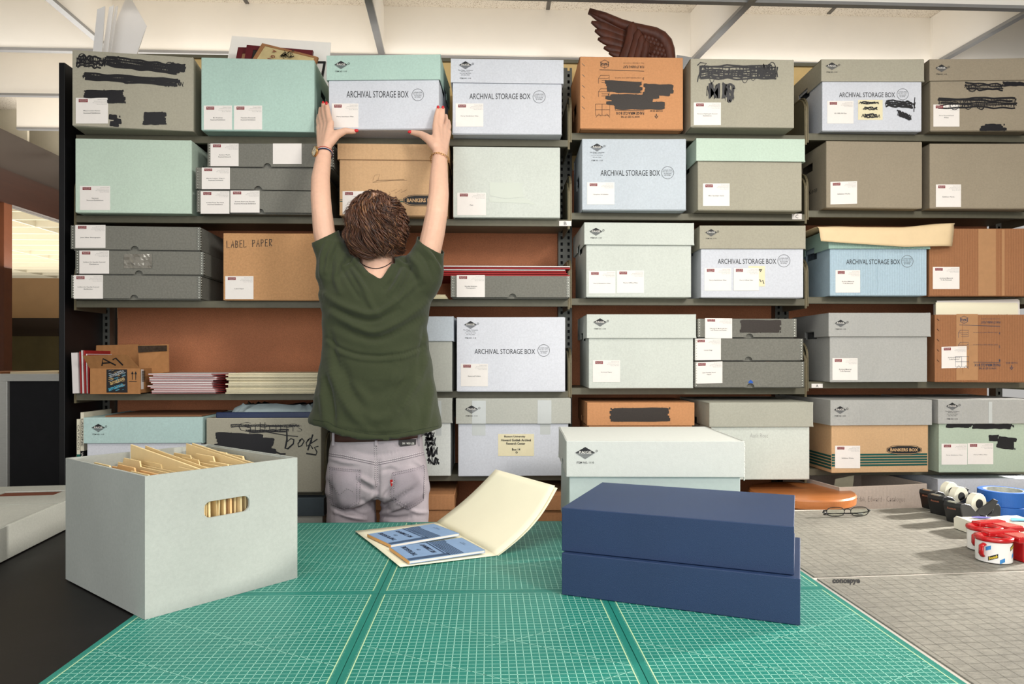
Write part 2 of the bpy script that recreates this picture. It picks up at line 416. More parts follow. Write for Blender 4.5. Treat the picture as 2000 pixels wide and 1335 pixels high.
    def marks(s, *ops, m=None, name='marker_scribble'):
        def fn(mb, f):
            for i, o in enumerate(ops):
                if o[0] == 's': scrib(mb, f, *o[1:5], **dict({'seed': i+3}, **(o[5] if len(o) > 5 else {})))
                elif o[0] == 'b': bars(mb, f, *o[1:5], **dict({'seed': i+3}, **(o[5] if len(o) > 5 else {})))
                elif o[0] == 'r': ribbon(mb, f, o[1], o[2])
                elif o[0] == 't': put_text(mb, o[1], f, *o[2:6], **(o[6] if len(o) > 6 else {}))
        return s.draw(name, fn, [m or MARK])
    def crease(s, *lines):
        mb = MB()
        for (x, y0, y1, r) in lines:
            P = []
            for i in range(9):
                q = s.f(x+.8*math.sin(i*1.7+x), y0+(y1-y0)*i/8, 0); q.y += r*.55; P.append(q)
            mb.tube(P, [r*.4]+[r]*7+[r*.4], 8)
        mb.build('crease', s.b.data.materials[0], s.root, smooth=True); return s
    def tape(s, x0, y0, x1, y1, m=None, name='packing_tape'):
        mb = MB(); a = [s.f(x0, y0), s.f(x1, y0), s.f(x1, y1), s.f(x0, y1)]
        mb.prism([v+Vector((0, .0002, 0)) for v in a], (0, .0002, 0)); mb.build(name, [m or TAPE], s.root, fix=False); return s

def metal_box(label, x0, x1, yt, yb, z, YL=2.50, YR=None, depth=0.30, notch=None, group='metal-edged document boxes', h=None):
    """flat archival box with riveted metal edges and a thumb notch under the lid"""
    B = Bx('document_box', label, 'box', x0, x1, yt, z, YL, YR, depth, group, ztop=(z+h) if h else None)
    w, d, H = B.w, B.d, B.h; t = .0025; zb = .004
    nx = B.f(notch, yb).x if notch else 0
    r = .0135
    poly = [(-w/2, zb)]+[(nx-r*math.cos(a*math.pi/10), zb+r*.95*math.sin(a*math.pi/10)) for a in range(11)]+[(w/2, zb), (w/2, H), (-w/2, H)]
    mb = MB(); mb.prism([(x, -d/2, zz) for x, zz in poly], (0, t, 0))
    mb.box(-w/2, d/2-t, zb, w/2, d/2, H)
    for sx in (-1, 1): mb.box(sx*w/2, -d/2+t, zb, sx*(w/2-t), d/2-t, H)
    mb.box(-w/2+t, -d/2+t, H-t, w/2-t, d/2-t, H)
    mb.build('lid', DGREY, B.root)
    mb = MB(); i = .012
    mb.box(-w/2+.004, -d/2+i, 0, w/2-.004, d/2-.004, t); mb.box(-w/2+.004, -d/2+i, t, w/2-.004, -d/2+i+t, H-.008)
    mb.box(-w/2+.004, d/2-.004-t, t, w/2-.004, d/2-.004, H-.008)
    for sx in (-1, 1): mb.box(sx*(w/2-.004), -d/2+i+t, t, sx*(w/2-.004-t), d/2-.004-t, H-.008)
    mb.build('tray', DGREY, B.root)
    for sx in (-1, 1):
        mb = MB(); e = .0008; sw = .010
        x = sx*w/2
        mb.box(x+sx*e, -d/2-e, zb, x-sx*sw, -d/2, H); mb.box(x, -d/2, zb, x+sx*e, -d/2+sw, H)
        n = int((H-zb)/.0085)
        for k in range(n):
            zz = zb+(k+.5)*(H-zb)/n
            mb.add([(x-sx*sw, -d/2-e, zz-.003), (x-sx*sw, -d/2-e, zz+.003), (x-sx*(sw+.004), -d/2-e*.4, zz)], [(0, 1, 2)], 0)
            mb.ell((x-sx*sw*.55, -d/2-e, zz), (.0022, .0014, .0022), 1, u=8, v=5)
            mb.ell((x+sx*e, -d/2+sw*.55, zz), (.0014, .0022, .0022), 1, u=8, v=5)
        mb.build('metal_edge', [METAL, RIV], B.root, fix=False)
    return B

# ---------------------------------------------------------------- the setting
FLOORM = mat('dark_floor', (70, 64, 58), 0.6, 0, 0.1, 4, 0.03)
mb = MB(); mb.box(-13, -7, -0.05, 7, 12.1, 0); struct(mb.build('floor', FLOORM, fix=False))
# ceiling of speckled tiles with a lattice of white baffles below it
def tile_mat():
    m = bpy.data.materials.new('speckled_ceiling_tile'); m.use_nodes = True; nt = m.node_tree; b = nt.nodes['Principled BSDF']
    b.inputs['Roughness'].default_value = .9
    tc = nt.nodes.new('ShaderNodeTexCoord'); n = nt.nodes.new('ShaderNodeTexNoise'); n.inputs['Scale'].default_value = 260
    nt.links.new(tc.outputs['Object'], n.inputs['Vector'])
    cr = nt.nodes.new('ShaderNodeValToRGB'); cr.color_ramp.elements[0].position = .34; cr.color_ramp.elements[0].color = lin((150, 135, 115))
    cr.color_ramp.elements[1].position = .44; cr.color_ramp.elements[1].color = lin((214, 206, 192))
    nt.links.new(n.outputs[0], cr.inputs[0]); nt.links.new(cr.outputs[0], b.inputs['Base Color']); return m
TILE = tile_mat()
ZB, ZT = 2.55, 2.775
mb = MB(); mb.box(-13, 2.0, ZT, 5, 12.1, ZT+.05); 
mb.box(-13, -1.5, ZT, 5, 2.0, ZT+.05)
struct(mb.build('ceiling', TILE, fix=False))
n = 1
def trim(name, P, Q, z0, z1, t, m):
    mb = MB(); P = Vector(P); Q = Vector(Q); d = (Q-P).normalized(); nn = Vector((-d.y, d.x, 0))*t/2
    vs = [P+nn, Q+nn, Q-nn, P-nn]
    mb.prism([(v.x, v.y, z0) for v in vs], (0, 0, z1-z0)); return struct(mb.build(name, m))
for k in range(-1, 9):
    Y = 3.15+(k-1)*.54 if k >= 0 else 2.07-.54
    sl = .012
    trim('trim_%d' % n, (-2.72, Y-sl*2.7, 0), (4.8, Y+sl*4.8, 0), ZB+.012, ZT, .016, WALL); n += 1
    trim('trim_%d' % n, (-2.72, Y-sl*2.7, 0), (4.8, Y+sl*4.8, 0), ZB, ZB+.012, .026, STRIP); n += 1
for (xa, xb) in ((.906, .970), (2.008, 2.066), (-.468, -.4435), (-1.632, -1.618), (3.2, 3.24)):
    dx = (xb-xa)/(.54)
    for (ya, yb) in ((.9, 3.15), (3.15, 6.9)):
        P = (xa-dx*(ya-3.15), ya, 0); Q = (xa-dx*(yb-3.15) if yb < 4 else xa+.0, yb, 0)
        trim('trim_%d' % n, P, Q, ZB+.012, ZT-.001, .014, WALL); n += 1
        trim('trim_%d' % n, P, Q, ZB-.001, ZB+.012, .028, STRIP); n += 1
# ceiling tile joints
for Y in (2.86, 3.42):
    pass
mb = MB()
for X in (.26, 1.52, -1.05, 2.6): mb.box(X-.008, 1.2, ZT-.004, X+.008, 3.14, ZT)
struct(mb.build('trim_%d' % n, mat('tile_joint', (90, 86, 80), .6, 0, 0, 1, 0))); n += 1
# back wall and the glazed left wall
mb = MB(); mb.box(-2.8, 7.0, 0, 5, 7.1, ZT); struct(mb.build('wall_back', WALL))
BRN = mat('dark_brown_wood_header', (46, 24, 15), .4, 0, .2, 12, .03, stretch=(1, .2, 6)); TPE = mat('glossy_taupe_panel', (50, 40, 34), .3, 0, .05, 4, .01)
mb = MB(); XW = -2.8
mb.box(XW-.06, 0.5, 2.32, XW, 6.99, ZB); struct(mb.build('trim_%d' % n, TPE)); n += 1
mb = MB(); mb.box(XW-.06, 0.5, 2.13, XW+.012, 6.99, 2.32); struct(mb.build('trim_%d' % n, BRN)); n += 1
mb = MB(); mb.box(XW-.05, 0.5, 0, XW, 6.99, 1.02); struct(mb.build('wall_left', mat('olive_brown_wall', (84, 76, 56), .5, 0, .1, 8))); 
MUL = mat('brown_mullion', (98, 56, 34), .4, 0, .1, 20, .03)
fr = bpy.data.objects.new('window_1', None); COL.objects.link(fr); fr['kind'] = 'structure'
for Y in (1.3, 2.9, 4.245, 5.7):
    mb = MB(); mb.box(XW-.045, Y-.045, 1.02, XW+.002, Y+.025, 2.13); mb.build('mullion', MUL, fr)
gl = bpy.data.materials.new('window_glass'); gl.use_nodes = True; b = gl.node_tree.nodes['Principled BSDF']
b.inputs['Base Color'].default_value = (.9, .88, .85, 1); b.inputs['Transmission Weight'].default_value = 1; b.inputs['Roughness'].default_value = 0; b.inputs['IOR'].default_value = 1.02
mb = MB(); mb.box(XW-.028, 0.5, 1.02, XW-.024, 6.99, 2.13); mb.build('glass_pane', gl, fr, fix=False)
mb = MB()
for k in range(24):
    Y = 3.0+k*.38; mb.box(-12.9, Y, 2.53, XW-.07, Y+.02, ZT)
for k in range(8): mb.box(-12+k*1.25, 1, 2.535, -11.98+k*1.25, 12, ZT)
struct(mb.build('trim_%d' % n, mat('outer_baffle', (214, 208, 190), .7, 0, .02), fix=False)); n += 1
mb = MB(); mb.box(-13, 12.0, 0, 5, 12.1, 1.6); mb.box(-13, 12.0, 1.6, 5, 12.1, 1.9, 1); mb.box(-13, 12.0, 1.9, 5, 12.1, ZT, 2)
struct(mb.build('wall_far', [mat('olive_far_wall', (96, 88, 62), .6, 0, .2, 3), mat('dark_far_band', (50, 36, 28), .6), mat('tan_far_wall', (176, 140, 100), .6, 0, .1, 2)], fix=False))
mb = MB(); mb.box(-13, 1, 0, -12.95, 12, ZT); struct(mb.build('wall_side', mat('tan_side_wall', (150, 122, 92), .6)))
# display cabinet against the left end of the shelves
cb = empty('display_cabinet', (-1.98, 3.9, 0), 0, 'low display cabinet with a black panel in a pale metal frame, left of the shelving', 'cabinet')
xl = PY(2, 730, 3.0).x+1.98; xr = .48; ZC = 1.168; tz = .028
mb = MB(); mb.box(xl+.02, -.88, .0, xr, .9, ZC-.02); mb.build('body', mat('brown_laminate', (122, 62, 40), .5, 0, .1, 20), cb)
mb = MB(); mb.box(xl+.035, -.90, .35, xr, -.88, ZC-.028); mb.build('panel', mat('matt_black_panel', (22, 22, 25), .8, 0, .15, 20), cb)
ALU = mat('brushed_pale_frame', (196, 196, 190), .4, .2, .05, 40, .03, stretch=(1, 1, 8))
mb = MB(); mb.box(xl, -.915, ZC-.03, xr, -.875, ZC); mb.box(xl, -.915, .32, xl+.035, -.875, ZC-.03); mb.box(xl, -.915, .3, xr, -.875, .33); mb.build('frame', ALU, cb, bevel=.002)
mb = MB(); mb.box(xl, -.875, ZC-.02, xr, .92, ZC-.006); mb.build('top', mat('brown_leather_top', (120, 72, 42), .5, 0, .1, 20), cb)
cc = [(196, 160, 112), (150, 96, 60), (230, 214, 178), (178, 120, 74), (236, 226, 200), (140, 90, 60)]
for i, (xx, yy) in enumerate(((-.62, -.6), (-.36, -.55), (-.10, -.62), (.15, -.55))):
    mb = MB(); mb.box(-.1, -.15, 0, .1, .15, .006+.003*(i % 3))
    o = mb.build('card', mat('card_%d' % (i % 6), cc[i % 6], .7, 0, .05), loc=(-1.98+xx+(.12 if i < 4 else 0), 3.9+yy, ZC-.0055)); o.rotation_euler = (0, 0, random.uniform(-.15, .1))
    tag(o, 'flat card or folder lying on top of the display cabinet', 'card', 'cards lying on the display cabinet')

# ---------------------------------------------------------------- steel shelving
YS = 2.55; YBK = 2.83
BX = [-1.457, -.585, .290, 1.153, 2.03]
SZ = [[.786, .503, .204, -.1225, -.465, -.80], [.785, .499, .211, -.1156, -.413, -.74], [.8105, .524, .2165, -.105, -.416, -.745], [.818, .538, .224, -.084, -.400, -.72]]
SZ = [[CH+v for v in r] for r in SZ]
sh = empty('steel_shelving', (.29, 2.7, 0), 0, 'long run of olive steel shelving with brown back panels and a black end panel', 'shelving')
def SB(mb, x0, y0, z0, x1, y1, z1, mi=0): mb.box(x0-.29, y0-2.7, z0, x1-.29, y1-2.7, z1, mi)
mb = MB(); SB(mb, -1.508, 2.545, 0, -1.487, 2.90, 2.268); mb.build('end_panel', BLK, sh, bevel=.002)
for b in range(4):
    xa, xb = BX[b]+.006, BX[b+1]-.006
    mb = MB(); SB(mb, xa, YBK, .05, xb, YBK+.006, 1.98); mb.build('back_panel', HARD, sh)
    mb = MB(); SB(mb, xa, YBK+.004, 1.985, xb, YBK+.010, 2.405); mb.build('back_panel', TANB, sh)
    mb = MB(); SB(mb, xa-.006, YBK-.01, 2.405, xb+.006, YBK+.02, 2.418); mb.build('top_rail', SHELF, sh)
    for r in range(6):
        z = SZ[b][r]; mb = MB()
        SB(mb, xa, YS, z-.024, xb, YS+.0025, z); SB(mb, xa, YS, z-.002, xb, YBK-.004, z); SB(mb, xa, YS+.0025, z-.024, xb, YS+.016, z-.0215)
        s_ = mb.build('shelf', SHELF, sh, bevel=.0008)
        for sx, x in ((1, xa-.004), (-1, xb+.001)):
            if r == 0 and b == 0 and sx == 1: continue
            hh = .145; pr = []
            for k in range(7):
                a = k/6*math.pi/2; pr.append((YS+.055-.055*math.cos(a), z+hh-.055+.055*math.sin(a)))
            pr = [(YS-.002, z-.034)]+pr+[(YS+.2, z+hh), (YS+.2, z-.034)]
            mb = MB(); mb.prism([(x-.29, y-2.7, q) for y, q in pr], (.003, 0, 0)); mb.prism([(x-.292, pr[i][0]-2.7, pr[i][1]) for i in (0, 1)]+[(x-.292, pr[1][0]+.004-2.7, pr[1][1]), (x-.292, pr[0][0]+.004-2.7, pr[0][1])], (.007, 0, 0), 1)
            for i in range(1, 8):
                a, c = pr[i], pr[i+1]
                mb.prism([(x-.292, a[0]-2.7, a[1]), (x-.292, c[0]-2.7, c[1]), (x-.292, c[0]-2.7+.001, c[1]-.005), (x-.292, a[0]-2.7+.005, a[1]-.001)], (.007, 0, 0), 1)
            mb.build('end_bracket', [SHELF, BRKT], s_, fix=False)
for i, x in enumerate(BX):
    for dx in ((.0, ) if i in (0, 4) else (-.018, .009)):
        mb = MB(); xx = x+dx-(.0 if i else .029)
        x0, x1 = xx, xx+.027
        zs = [0.02]; k = 0
        while zs[-1] < 2.37: zs += [zs[-1]+.012, zs[-1]+.0245]
        miss = [(1, j) for j in range(len(zs)-1) if j % 2 == 1]
        panel(mb, (x0-.29, YBK-.042-2.7, 0), (1, 0, 0), (0, 0, 1), (0, 1, 0), [0, .009, .018, .027], zs, miss, .002)
        SB(mb, x0, YBK-.040, .02, x0+.002, YBK-.002, zs[-1]); SB(mb, x1-.002, YBK-.040, .02, x1, YBK-.002, zs[-1])
        SB(mb, x0+.002, YBK-.012, .02, x1-.002, YBK-.010, zs[-1], 1)
        mb.build('slotted_upright', [UPR, BLK], sh, fix=False)
for (t, x0, y0, x1, y1) in (('B', 1092, 431, 1116, 441), ('C', 1547, 417, 1566, 428), ('A', 1585, 749, 1607, 757)):
    mb = MB(); f = lambda x, y, o=0: PY(x, y, YS-.002-o)-Vector((.29, 2.7, 0))
    mb.prism([f(x0, y0), f(x1, y0), f(x1, y1), f(x0, y1)], (0, .0018, 0)); cx = (x0+x1)/2; hh = (y1-y0)*.33; cy = (y0+y1)/2
    put_text(mb, t, lambda x, y: f(x, y, .0005), cx-2.6, cy-hh, cx+2.6, cy+hh, 1)
    o = mb.build('shelf_tag', [PAPER, INK], sh, fix=False); o['label'] = 'white shelf tag lettered %s' % t
# ---------------------------------------------------------------- boxes on the shelves
G = 'archive boxes on the shelves'
def AB(label, x0, x1, yt, z, YL=2.50, YR=None, depth=0.31, name='archive_box', **k):
    return Bx(name, label, 'box', x0, x1, yt, z, YL, YR, depth, G, **k)
E = .0006
# row 1
z = SZ[0][0]+E
B = AB('grey box lying closed with four black marker crossings-out, far left of the top row', 141, 378, 97, z, 2.45, 2.50, .31)
B.body(GREY).label(148, 191, 211, 241, ['Mary-Louise Parker', 'Scanned Exhibition'])
B.marks(('s', 149, 106, 205, 132, {'w': 3, 'step': 2, 'dy': 3}), ('s', 205, 108, 350, 128, {'w': 3, 'step': 2.2, 'dy': 18, 'sweeps': 6}), ('s', 330, 122, 361, 138, {'w': 3, 'dy': 4}),
        ('s', 163, 142, 352, 156, {'w': 2.6, 'dy': 12, 'step': 3, 'sweeps': 5}), ('s', 330, 158, 357, 171, {'w': 1.6, 'sweeps': 1}),
        ('b', 162, 177, 243, 190, {'n': 3, 'rag': 5}), ('b', 209, 190, 246, 200, {'n': 2, 'rag': 3}), ('b', 210, 224, 240, 243, {'n': 3, 'rag': 12, 'dy': 4}), ('b', 276, 220, 327, 242, {'n': 4, 'rag': 6}))
B = AB('mint green box with two labels, beside the scribbled grey box on the top row', 393, 614, 112, z, 2.485, 2.495)
B.body(MINT).label(398, 206, 453, 253, ['BU Archives', 'Scanned Exhibition']).label(457, 206, 512, 253, ['Theodore Roosevelt', 'Scanned Exhibition'])
z = SZ[1][0]+E
B = AB('lavender archival storage box with mint lid, gripped from both sides by the raised hands', 642, 857, 112, z, 2.46, 2.44, .29)
B.body(LAV).lid(MINT, 158).title(677, 798, 184, 13, (816, 185, 11.5)).label(648, 202, 700, 249, ['Perry Exhibition Files']).onlid().logo(666, 126.5, 27)
B = AB('lavender archival storage box with lavender lid on the top row, right of the held box', 884, 1097, 118, z, 2.49, 2.49)
B.body(LAV).lid(LAV, 162).title(917, 1036, 188, 11, (1053, 189, 12)).label(890, 202, 944, 247, ['Perry Exhibition Files']).onlid().logo(909, 127, 26, True)
z = SZ[2][0]+E
B = AB('orange kraft box turned upside down with two thick black bars, under the carved wing', 1133, 1334, 110, z, 2.50, 2.50)
B.body(ORANGE, hole=(.09, .13))
B.marks(('b', 1180, 158, 1255, 178, {'n': 4, 'rag': 6, 'dy': 3}), ('b', 1250, 164, 1318, 184, {'n': 4, 'rag': 12, 'dy': 3}), ('b', 1182, 184, 1288, 203, {'n': 4, 'rag': 14, 'dy': 3}), ('b', 1198, 200, 1300, 212, {'n': 2, 'rag': 8}), m=DMARK)
def kraft_print(mb, f, ox, oy, k=1.0, num=False):
    T = lambda s, x0, y0, x1, y1, b=.015: put_text(mb, s, f, ox+x0*k, oy+y0*k, ox+x1*k, oy+y1*k, 0, flip=True, bold=b, res=1)
    L = lambda pts, w=.7: ribbon(mb, f, [(ox+x*k, oy+y*k) for x, y in pts], w)
    hx = [(9*math.cos(a*math.pi/3+math.pi/6)+14, 8*math.sin(a*math.pi/3+math.pi/6)+12) for a in range(7)]
    L(hx, .9); L([(5, 8), (14, 12), (23, 8)]); L([(14, 12), (14, 20)])
    put_text(mb, 'PAIGE', f, ox+6*k, oy+10*k, ox+22*k, oy+15*k, 0, flip=True, bold=.03)
    T('FOR STORING FLAT', 50, 15, 91, 20); T('FULL OVER END, TUCK FLAP', 50, 9, 91, 11, 0)
    L([(4, 23), (91, 26)], 1)
    for yy in (34, 60):
        L([(6, yy), (23, yy), (23, yy+14), (8, yy+14)]); L([(6, yy), (2, yy+6), (2, yy+16)]); L([(2, yy+6), (20, yy+6), (23, yy+4)]); L([(8, yy+10), (22, yy+10)])
        T('OPEN THE ENDS AND PUSH FLAPS IN', 34, yy+4, 86, yy+6, 0)
    T('3', 88, 38, 91, 43); T('2', 88, 67, 91, 72); T('1', 88, 96, 91, 101)
    L([(-4, 90), (24, 90), (24, 112), (-4, 112), (-4, 90)]); L([(9, 90), (9, 112)]); L([(-4, 101), (24, 101)]); L([(-3, 116), (3, 109), (7, 114)]); L([(14, 114), (18, 109), (24, 116)])
    L([(34, 102), (91, 103)], .9)
    T('PAIGE MIRACLE BOX', 36, 105, 91, 111, .02); T('HOW TO SET UP THE', 46, 113, 82, 117); T('FOLDED EDGE', 103, 102, 127, 105)
    L([(115, 109), (115, 114)], 1.6); L([(112, 113), (115, 118), (118, 113)], 1.6)
B.draw('printed_instructions', lambda mb, f: kraft_print(mb, f, 1167, 113), [INK])
mb = MB()
for k in range(5): a = B.f(1137, 124+k*21); mb.tube([a, B.f(1142, 129+k*21)], .0009, 5)
mb.build('staple', RIV, B.root)
B = AB('grey box with crossed-out felt pen writing and one label, right of the orange box', 1349, 1551, 114, z, 2.47, 2.47)
B.body(GREY).label(1355, 200, 1408, 244, ['Florence Nightingale Scanned', 'Exhibition'])
B.marks(('r', [(1362, 128), (1368, 122), (1380, 124), (1371, 131), (1364, 150), (1362, 160)], 2.2), ('s', 1366, 126, 1515, 156, {'w': 1.9, 'step': 3.4, 'sweeps': 7}), ('s', 1480, 125, 1519, 155, {'w': 2.6, 'sweeps': 1}),
        ('s', 1380, 160, 1404, 198, {'w': 3, 'sweeps': 1}), ('s', 1411, 160, 1433, 203, {'w': 3, 'sweeps': 1}),
        ('t', 'Picture Files', 1366, 128, 1516, 153, {'bold': .01}), ('t', 'MIS', 1384, 162, 1432, 192, {'bold': .01}))
z = SZ[3][0]+E
B = AB('lavender storage box with grey lid, cream note and scribbles, on the top row', 1606, 1800, 119, z, 2.52, 2.51)
B.body(LAV).lid(GREY, 160).title(1639, 1748, 185, 9.5, (1763, 184, 11)).label(1616, 197, 1667, 241, ['US-1982-98 Files']).label(1676, 195, 1724, 234, [], m=CREAM, red=False, name='cream_note')
B.lo = .0012
B.marks(('s', 1678, 198, 1716, 203, {'w': 1.6, 'sweeps': 2}), ('s', 1687, 209, 1713, 215, {'w': 1.6, 'sweeps': 2}), ('s', 1684, 222, 1718, 230, {'w': 1.8, 'sweeps': 2}), ('s', 1730, 193, 1788, 208, {'w': 2, 'dy': 4}), ('s', 1753, 214, 1780, 226, {'w': 2, 'dy': 9}), ('r', [(1787, 190), (1785, 218)], 1.4))
B.onlid().logo(1625, 129, 25)
B = AB('brownish grey lidded box with black scribbles, last in the top row', 1817, 2014, 119, z, 2.51, 2.49)
B.body(GREY2).lid(GREY2, 159).label(1823, 204, 1874, 247, ['Perry Personal/Dead', 'Files'])
B.marks(('s', 1884, 161, 1958, 176, {'w': 2, 'dy': 2}), ('s', 1958, 160, 2004, 168, {'w': 2.4}), ('s', 1832, 190, 1985, 212, {'w': 2.2, 'step': 3, 'sweeps': 5}), ('b', 1912, 243, 1968, 254, {'n': 3, 'rag': 14}))
B.onlid().logo(1839, 133, 25)
# row 2
z = SZ[0][1]+E
B = AB('pale mint box with one label at the left end of the second row', 147, 374, 270, z, 2.50, 2.51)
B.body(MINTL).label(156, 363, 215, 410, ['Various', 'Scanned Exhibitions'])
a = metal_box('bottom grey metal-edged box in the second row, with two labels side by side', 385, 632, 372, 418, z, 2.50, 2.50, notch=508)
a.label(392, 373, 448, 417, ['A View From The Vault', 'Scanned Exhibition']).label(450, 372, 507, 415, ['Everett Raymond Kinstler', 'Scanned Portrait Exhibition'])
b2 = metal_box('middle grey metal-edged box of three in the second row, one label', 383, 630, 327, 371, z+a.h+.002, 2.50, 2.51, notch=504)
b2.label(394, 327, 449, 369, ['Martin Luther King, Jr.', 'Scanned Exhibition'])
c2 = metal_box('top grey metal-edged box of three in the second row, with a blank white label', 406, 650, 280, 324, z+a.h+b2.h+.004, 2.51, 2.50, notch=522)
c2.label(411, 280, 466, 324, ['Jacques Pepin', 'Scanned Artwork']).label(533, 280, 589, 320, [], red=False)
z = SZ[1][1]+E
B = AB('tan bankers box with fold-over lid, directly behind the head', 663, 874, 283, z, 2.50, 2.50)
B.body(KRAFT).lid(KRAFT, 312).label(669, 373, 724, 418, ['Video & Audio'])
B.draw('printed_stripes', lambda mb, f: (ribbon(mb, f, [(664, 389.5), (873, 390.5)], .8), ribbon(mb, f, [(664, 393), (873, 394)], 1.6)), [TEAL])
B.lo = .0004
def bankers(mb, f, cx, cy, w, h):
    q = [(-.5, -.18), (-.36, -.42), (-.2, -.5), (.2, -.5), (.36, -.42), (.5, -.18), (.5, .18), (.36, .42), (.2, .5), (-.2, .5), (-.36, .42), (-.5, .18)]
    mb.add([f(cx+x*w, cy+y*h) for x, y in q], [tuple(range(12))], 0)
    g = lambda x, y: f(x, y)+Vector((0, -.0004, 0))
    P_ = [(cx+x*w*.95, cy+y*h*.86) for x, y in q]; ribbon(mb, g, P_+[P_[0]], .8, 1)
    put_text(mb, 'BANKERS BOX', g, cx-w*.40, cy-h*.17, cx+w*.40, cy+h*.17, 1, bold=.03)
GOLD = mat('tan_print', (206, 168, 122), .6, 0, 0, 1, 0)
B.draw('printed_emblem', lambda mb, f: bankers(mb, f, 824, 391, 73, 22), [INK, GOLD])
B.marks(('r', [(728, 352), (732, 342), (742, 340), (738, 352), (728, 356), (790, 350), (735, 352), (795, 352)], .5), ('r', [(764, 374), (775, 369), (772, 377), (785, 369), (783, 376), (795, 370)], .5), m=mat('pencil', (130, 104, 74), .6, 0, 0, 1, 0), name='pencil_scrawl')
B = AB('plain white-mint box with a faint pale smear, second row above the red folders', 885, 1094, 286, z, 2.52, 2.52)
B.body(MINTW).label(893, 376, 949, 420, ['Fan'])
B.draw('smear', lambda mb, f: (mb.add([f(956, 356), f(1023, 357), f(1020, 362), f(1022, 384), f(990, 388), f(957, 382)], [(0, 1, 2, 3, 4, 5)]), mb.add([f(955, 384), f(992, 389.5), f(1023, 386), f(1040, 394), f(1045, 400), f(1030, 397), f(956, 394)], [(0, 1, 2, 3, 4, 5, 6)])), [mat('pale_smear', (203, 209, 198), .5, 0, 0, 1, 0)])
z = SZ[2][1]+E
B = AB('ice blue archival storage box without lid, second row under the orange kraft box', 1137, 1340, 271, z, 2.50, 2.49)
B.body(ICE, hole=(.11, .15)).title(1173, 1289, 337.5, 11, (1304, 337, 12)).label(1147, 356, 1200, 399, ['Graphics & Exhibits']).logo(1166, 287.5, 26, True)
B = AB('grey box under a pale mint lid in the second row, above the C tag', 1363, 1566, 273, z, 2.49, 2.49)
B.body(GREY).lid(MINTL, 315, o=.006).label(1373, 358, 1425, 402, ['Misc Spotlight Items'])
z = SZ[3][1]+E
B = AB('creased grey box with pen writing on its left side, second row', 1614, 1801, 275, z, 2.50, 2.50)
B.body(GREY2, hole=(.16, .19)).label(1622, 355, 1674, 399, ['Exhibition Works'], skew=-.03)
def side_text(B, items, m=INK):
    mb = MB(); 
    for (t, y0, y1, z0, z1) in items:
        f = lambda x, y: Vector((-B.w/2-.0006, B.d/2-x, y))
        put_text(mb, t, f, y0, z1, y1, z0, 0)
    mb.build('side_writing', [m], B.root, fix=False)
side_text(B, (('LOT', .06, .12, .118, .135), ('Art-Koop', .12, .24, .07, .092)))
B = AB('grey box with one label at the right edge of the second row', 1816, 2016, 280, z, 2.50, 2.49)
B.body(GREY2).label(1828, 360, 1877, 404, ['Exhibition Works'])
# row 3
z = SZ[0][2]+E
a = metal_box('bottom of three grey metal-edged boxes at the left end of the third row', 140, 392, 537, 585, z, 2.50, 2.52, notch=262)
a.label(144, 537, 201, 583, ['Soldiers for Equality Scanned', 'Exhibition'])
b2 = metal_box('middle metal-edged box in the third row, with shiny crumpled tape on its front', 148, 397, 489, 535, z+a.h+.0015, 2.50, 2.52, notch=271)
b2.label(155, 489, 213, 534, ['Soldiers for Equality Scanned', 'Exhibition'])
mb = MB(); rr = random.Random(4); g = [[b2.f(242+5.5*i, 496+5.6*j, .001+rr.random()*.0022) for i in range(11)] for j in range(6)]
mb.add([p for r_ in g for p in r_], [(j*11+i, j*11+i+1, (j+1)*11+i+1, (j+1)*11+i) for j in range(5) for i in range(10)])
mb.build('crumpled_tape', mat('crumpled_tape', (150, 146, 136), .12, .5, .15, 40, .3, 60), b2.root, fix=False)
c2 = metal_box('top metal-edged box of the stack at the left of the third row', 139, 391, 440, 486, z+a.h+b2.h+.003, 2.50, 2.52, notch=263)
c2.label(147, 439, 206, 484, ['John Silber Photographs'])
B = AB('kraft box marked LABEL PAPER in hand lettering, left of the person', 436, 648, 455, z, 2.52, 2.52, name='cardboard_box', depth=.29)
B.body(KRAFTL, hole=0).label(440, 539, 495, 584, ['Label Paper'])
def handw(mb, f, s, x0, y0, x1, y1, w):
    """block capitals drawn as pen strokes"""
    GL = {'L': [[(0, 0), (.05, 1), (.8, .92)]], 'A': [[(0, 1), (.5, 0), (.85, 1)], [(.15, .62), (.8, .58)]], 'B': [[(.1, 0), (.1, 1)], [(.1, .05), (.7, .15), (.6, .42), (.12, .48), (.75, .62), (.7, .9), (.1, 1)]],
          'E': [[(.8, .02), (.1, .05), (.1, 1), (.85, .95)], [(.1, .5), (.7, .46)]], 'P': [[(.1, 0), (.12, 1)], [(.05, .08), (.7, .05), (.75, .4), (.12, .55)]], 'R': [[(.1, 0), (.12, 1)], [(.05, .08), (.7, .05), (.75, .38), (.12, .5), (.85, 1)]], ' ': []}
    n = len(s); cw = (x1-x0)/n
    for i, ch in enumerate(s):
        for st in GL[ch]:
            ribbon(mb, f, [(x0+cw*i+cw*.8*u, y0+(y1-y0)*v-i*.35) for u, v in st], w)
B.draw('pen_lettering', lambda mb, f: handw(mb, f, 'LABEL PAPER', 443, 470, 534, 484, 1.3), [INK])
z = SZ[1][2]+E
a = metal_box('single grey metal-edged box under red folders in the third row', 881, 1113, 538, 582, z, 2.50, 2.50, notch=1001)
a.label(892, 537, 947, 580, ['Woodie Anderson', 'Photographs'])
zz = z+a.h+.001
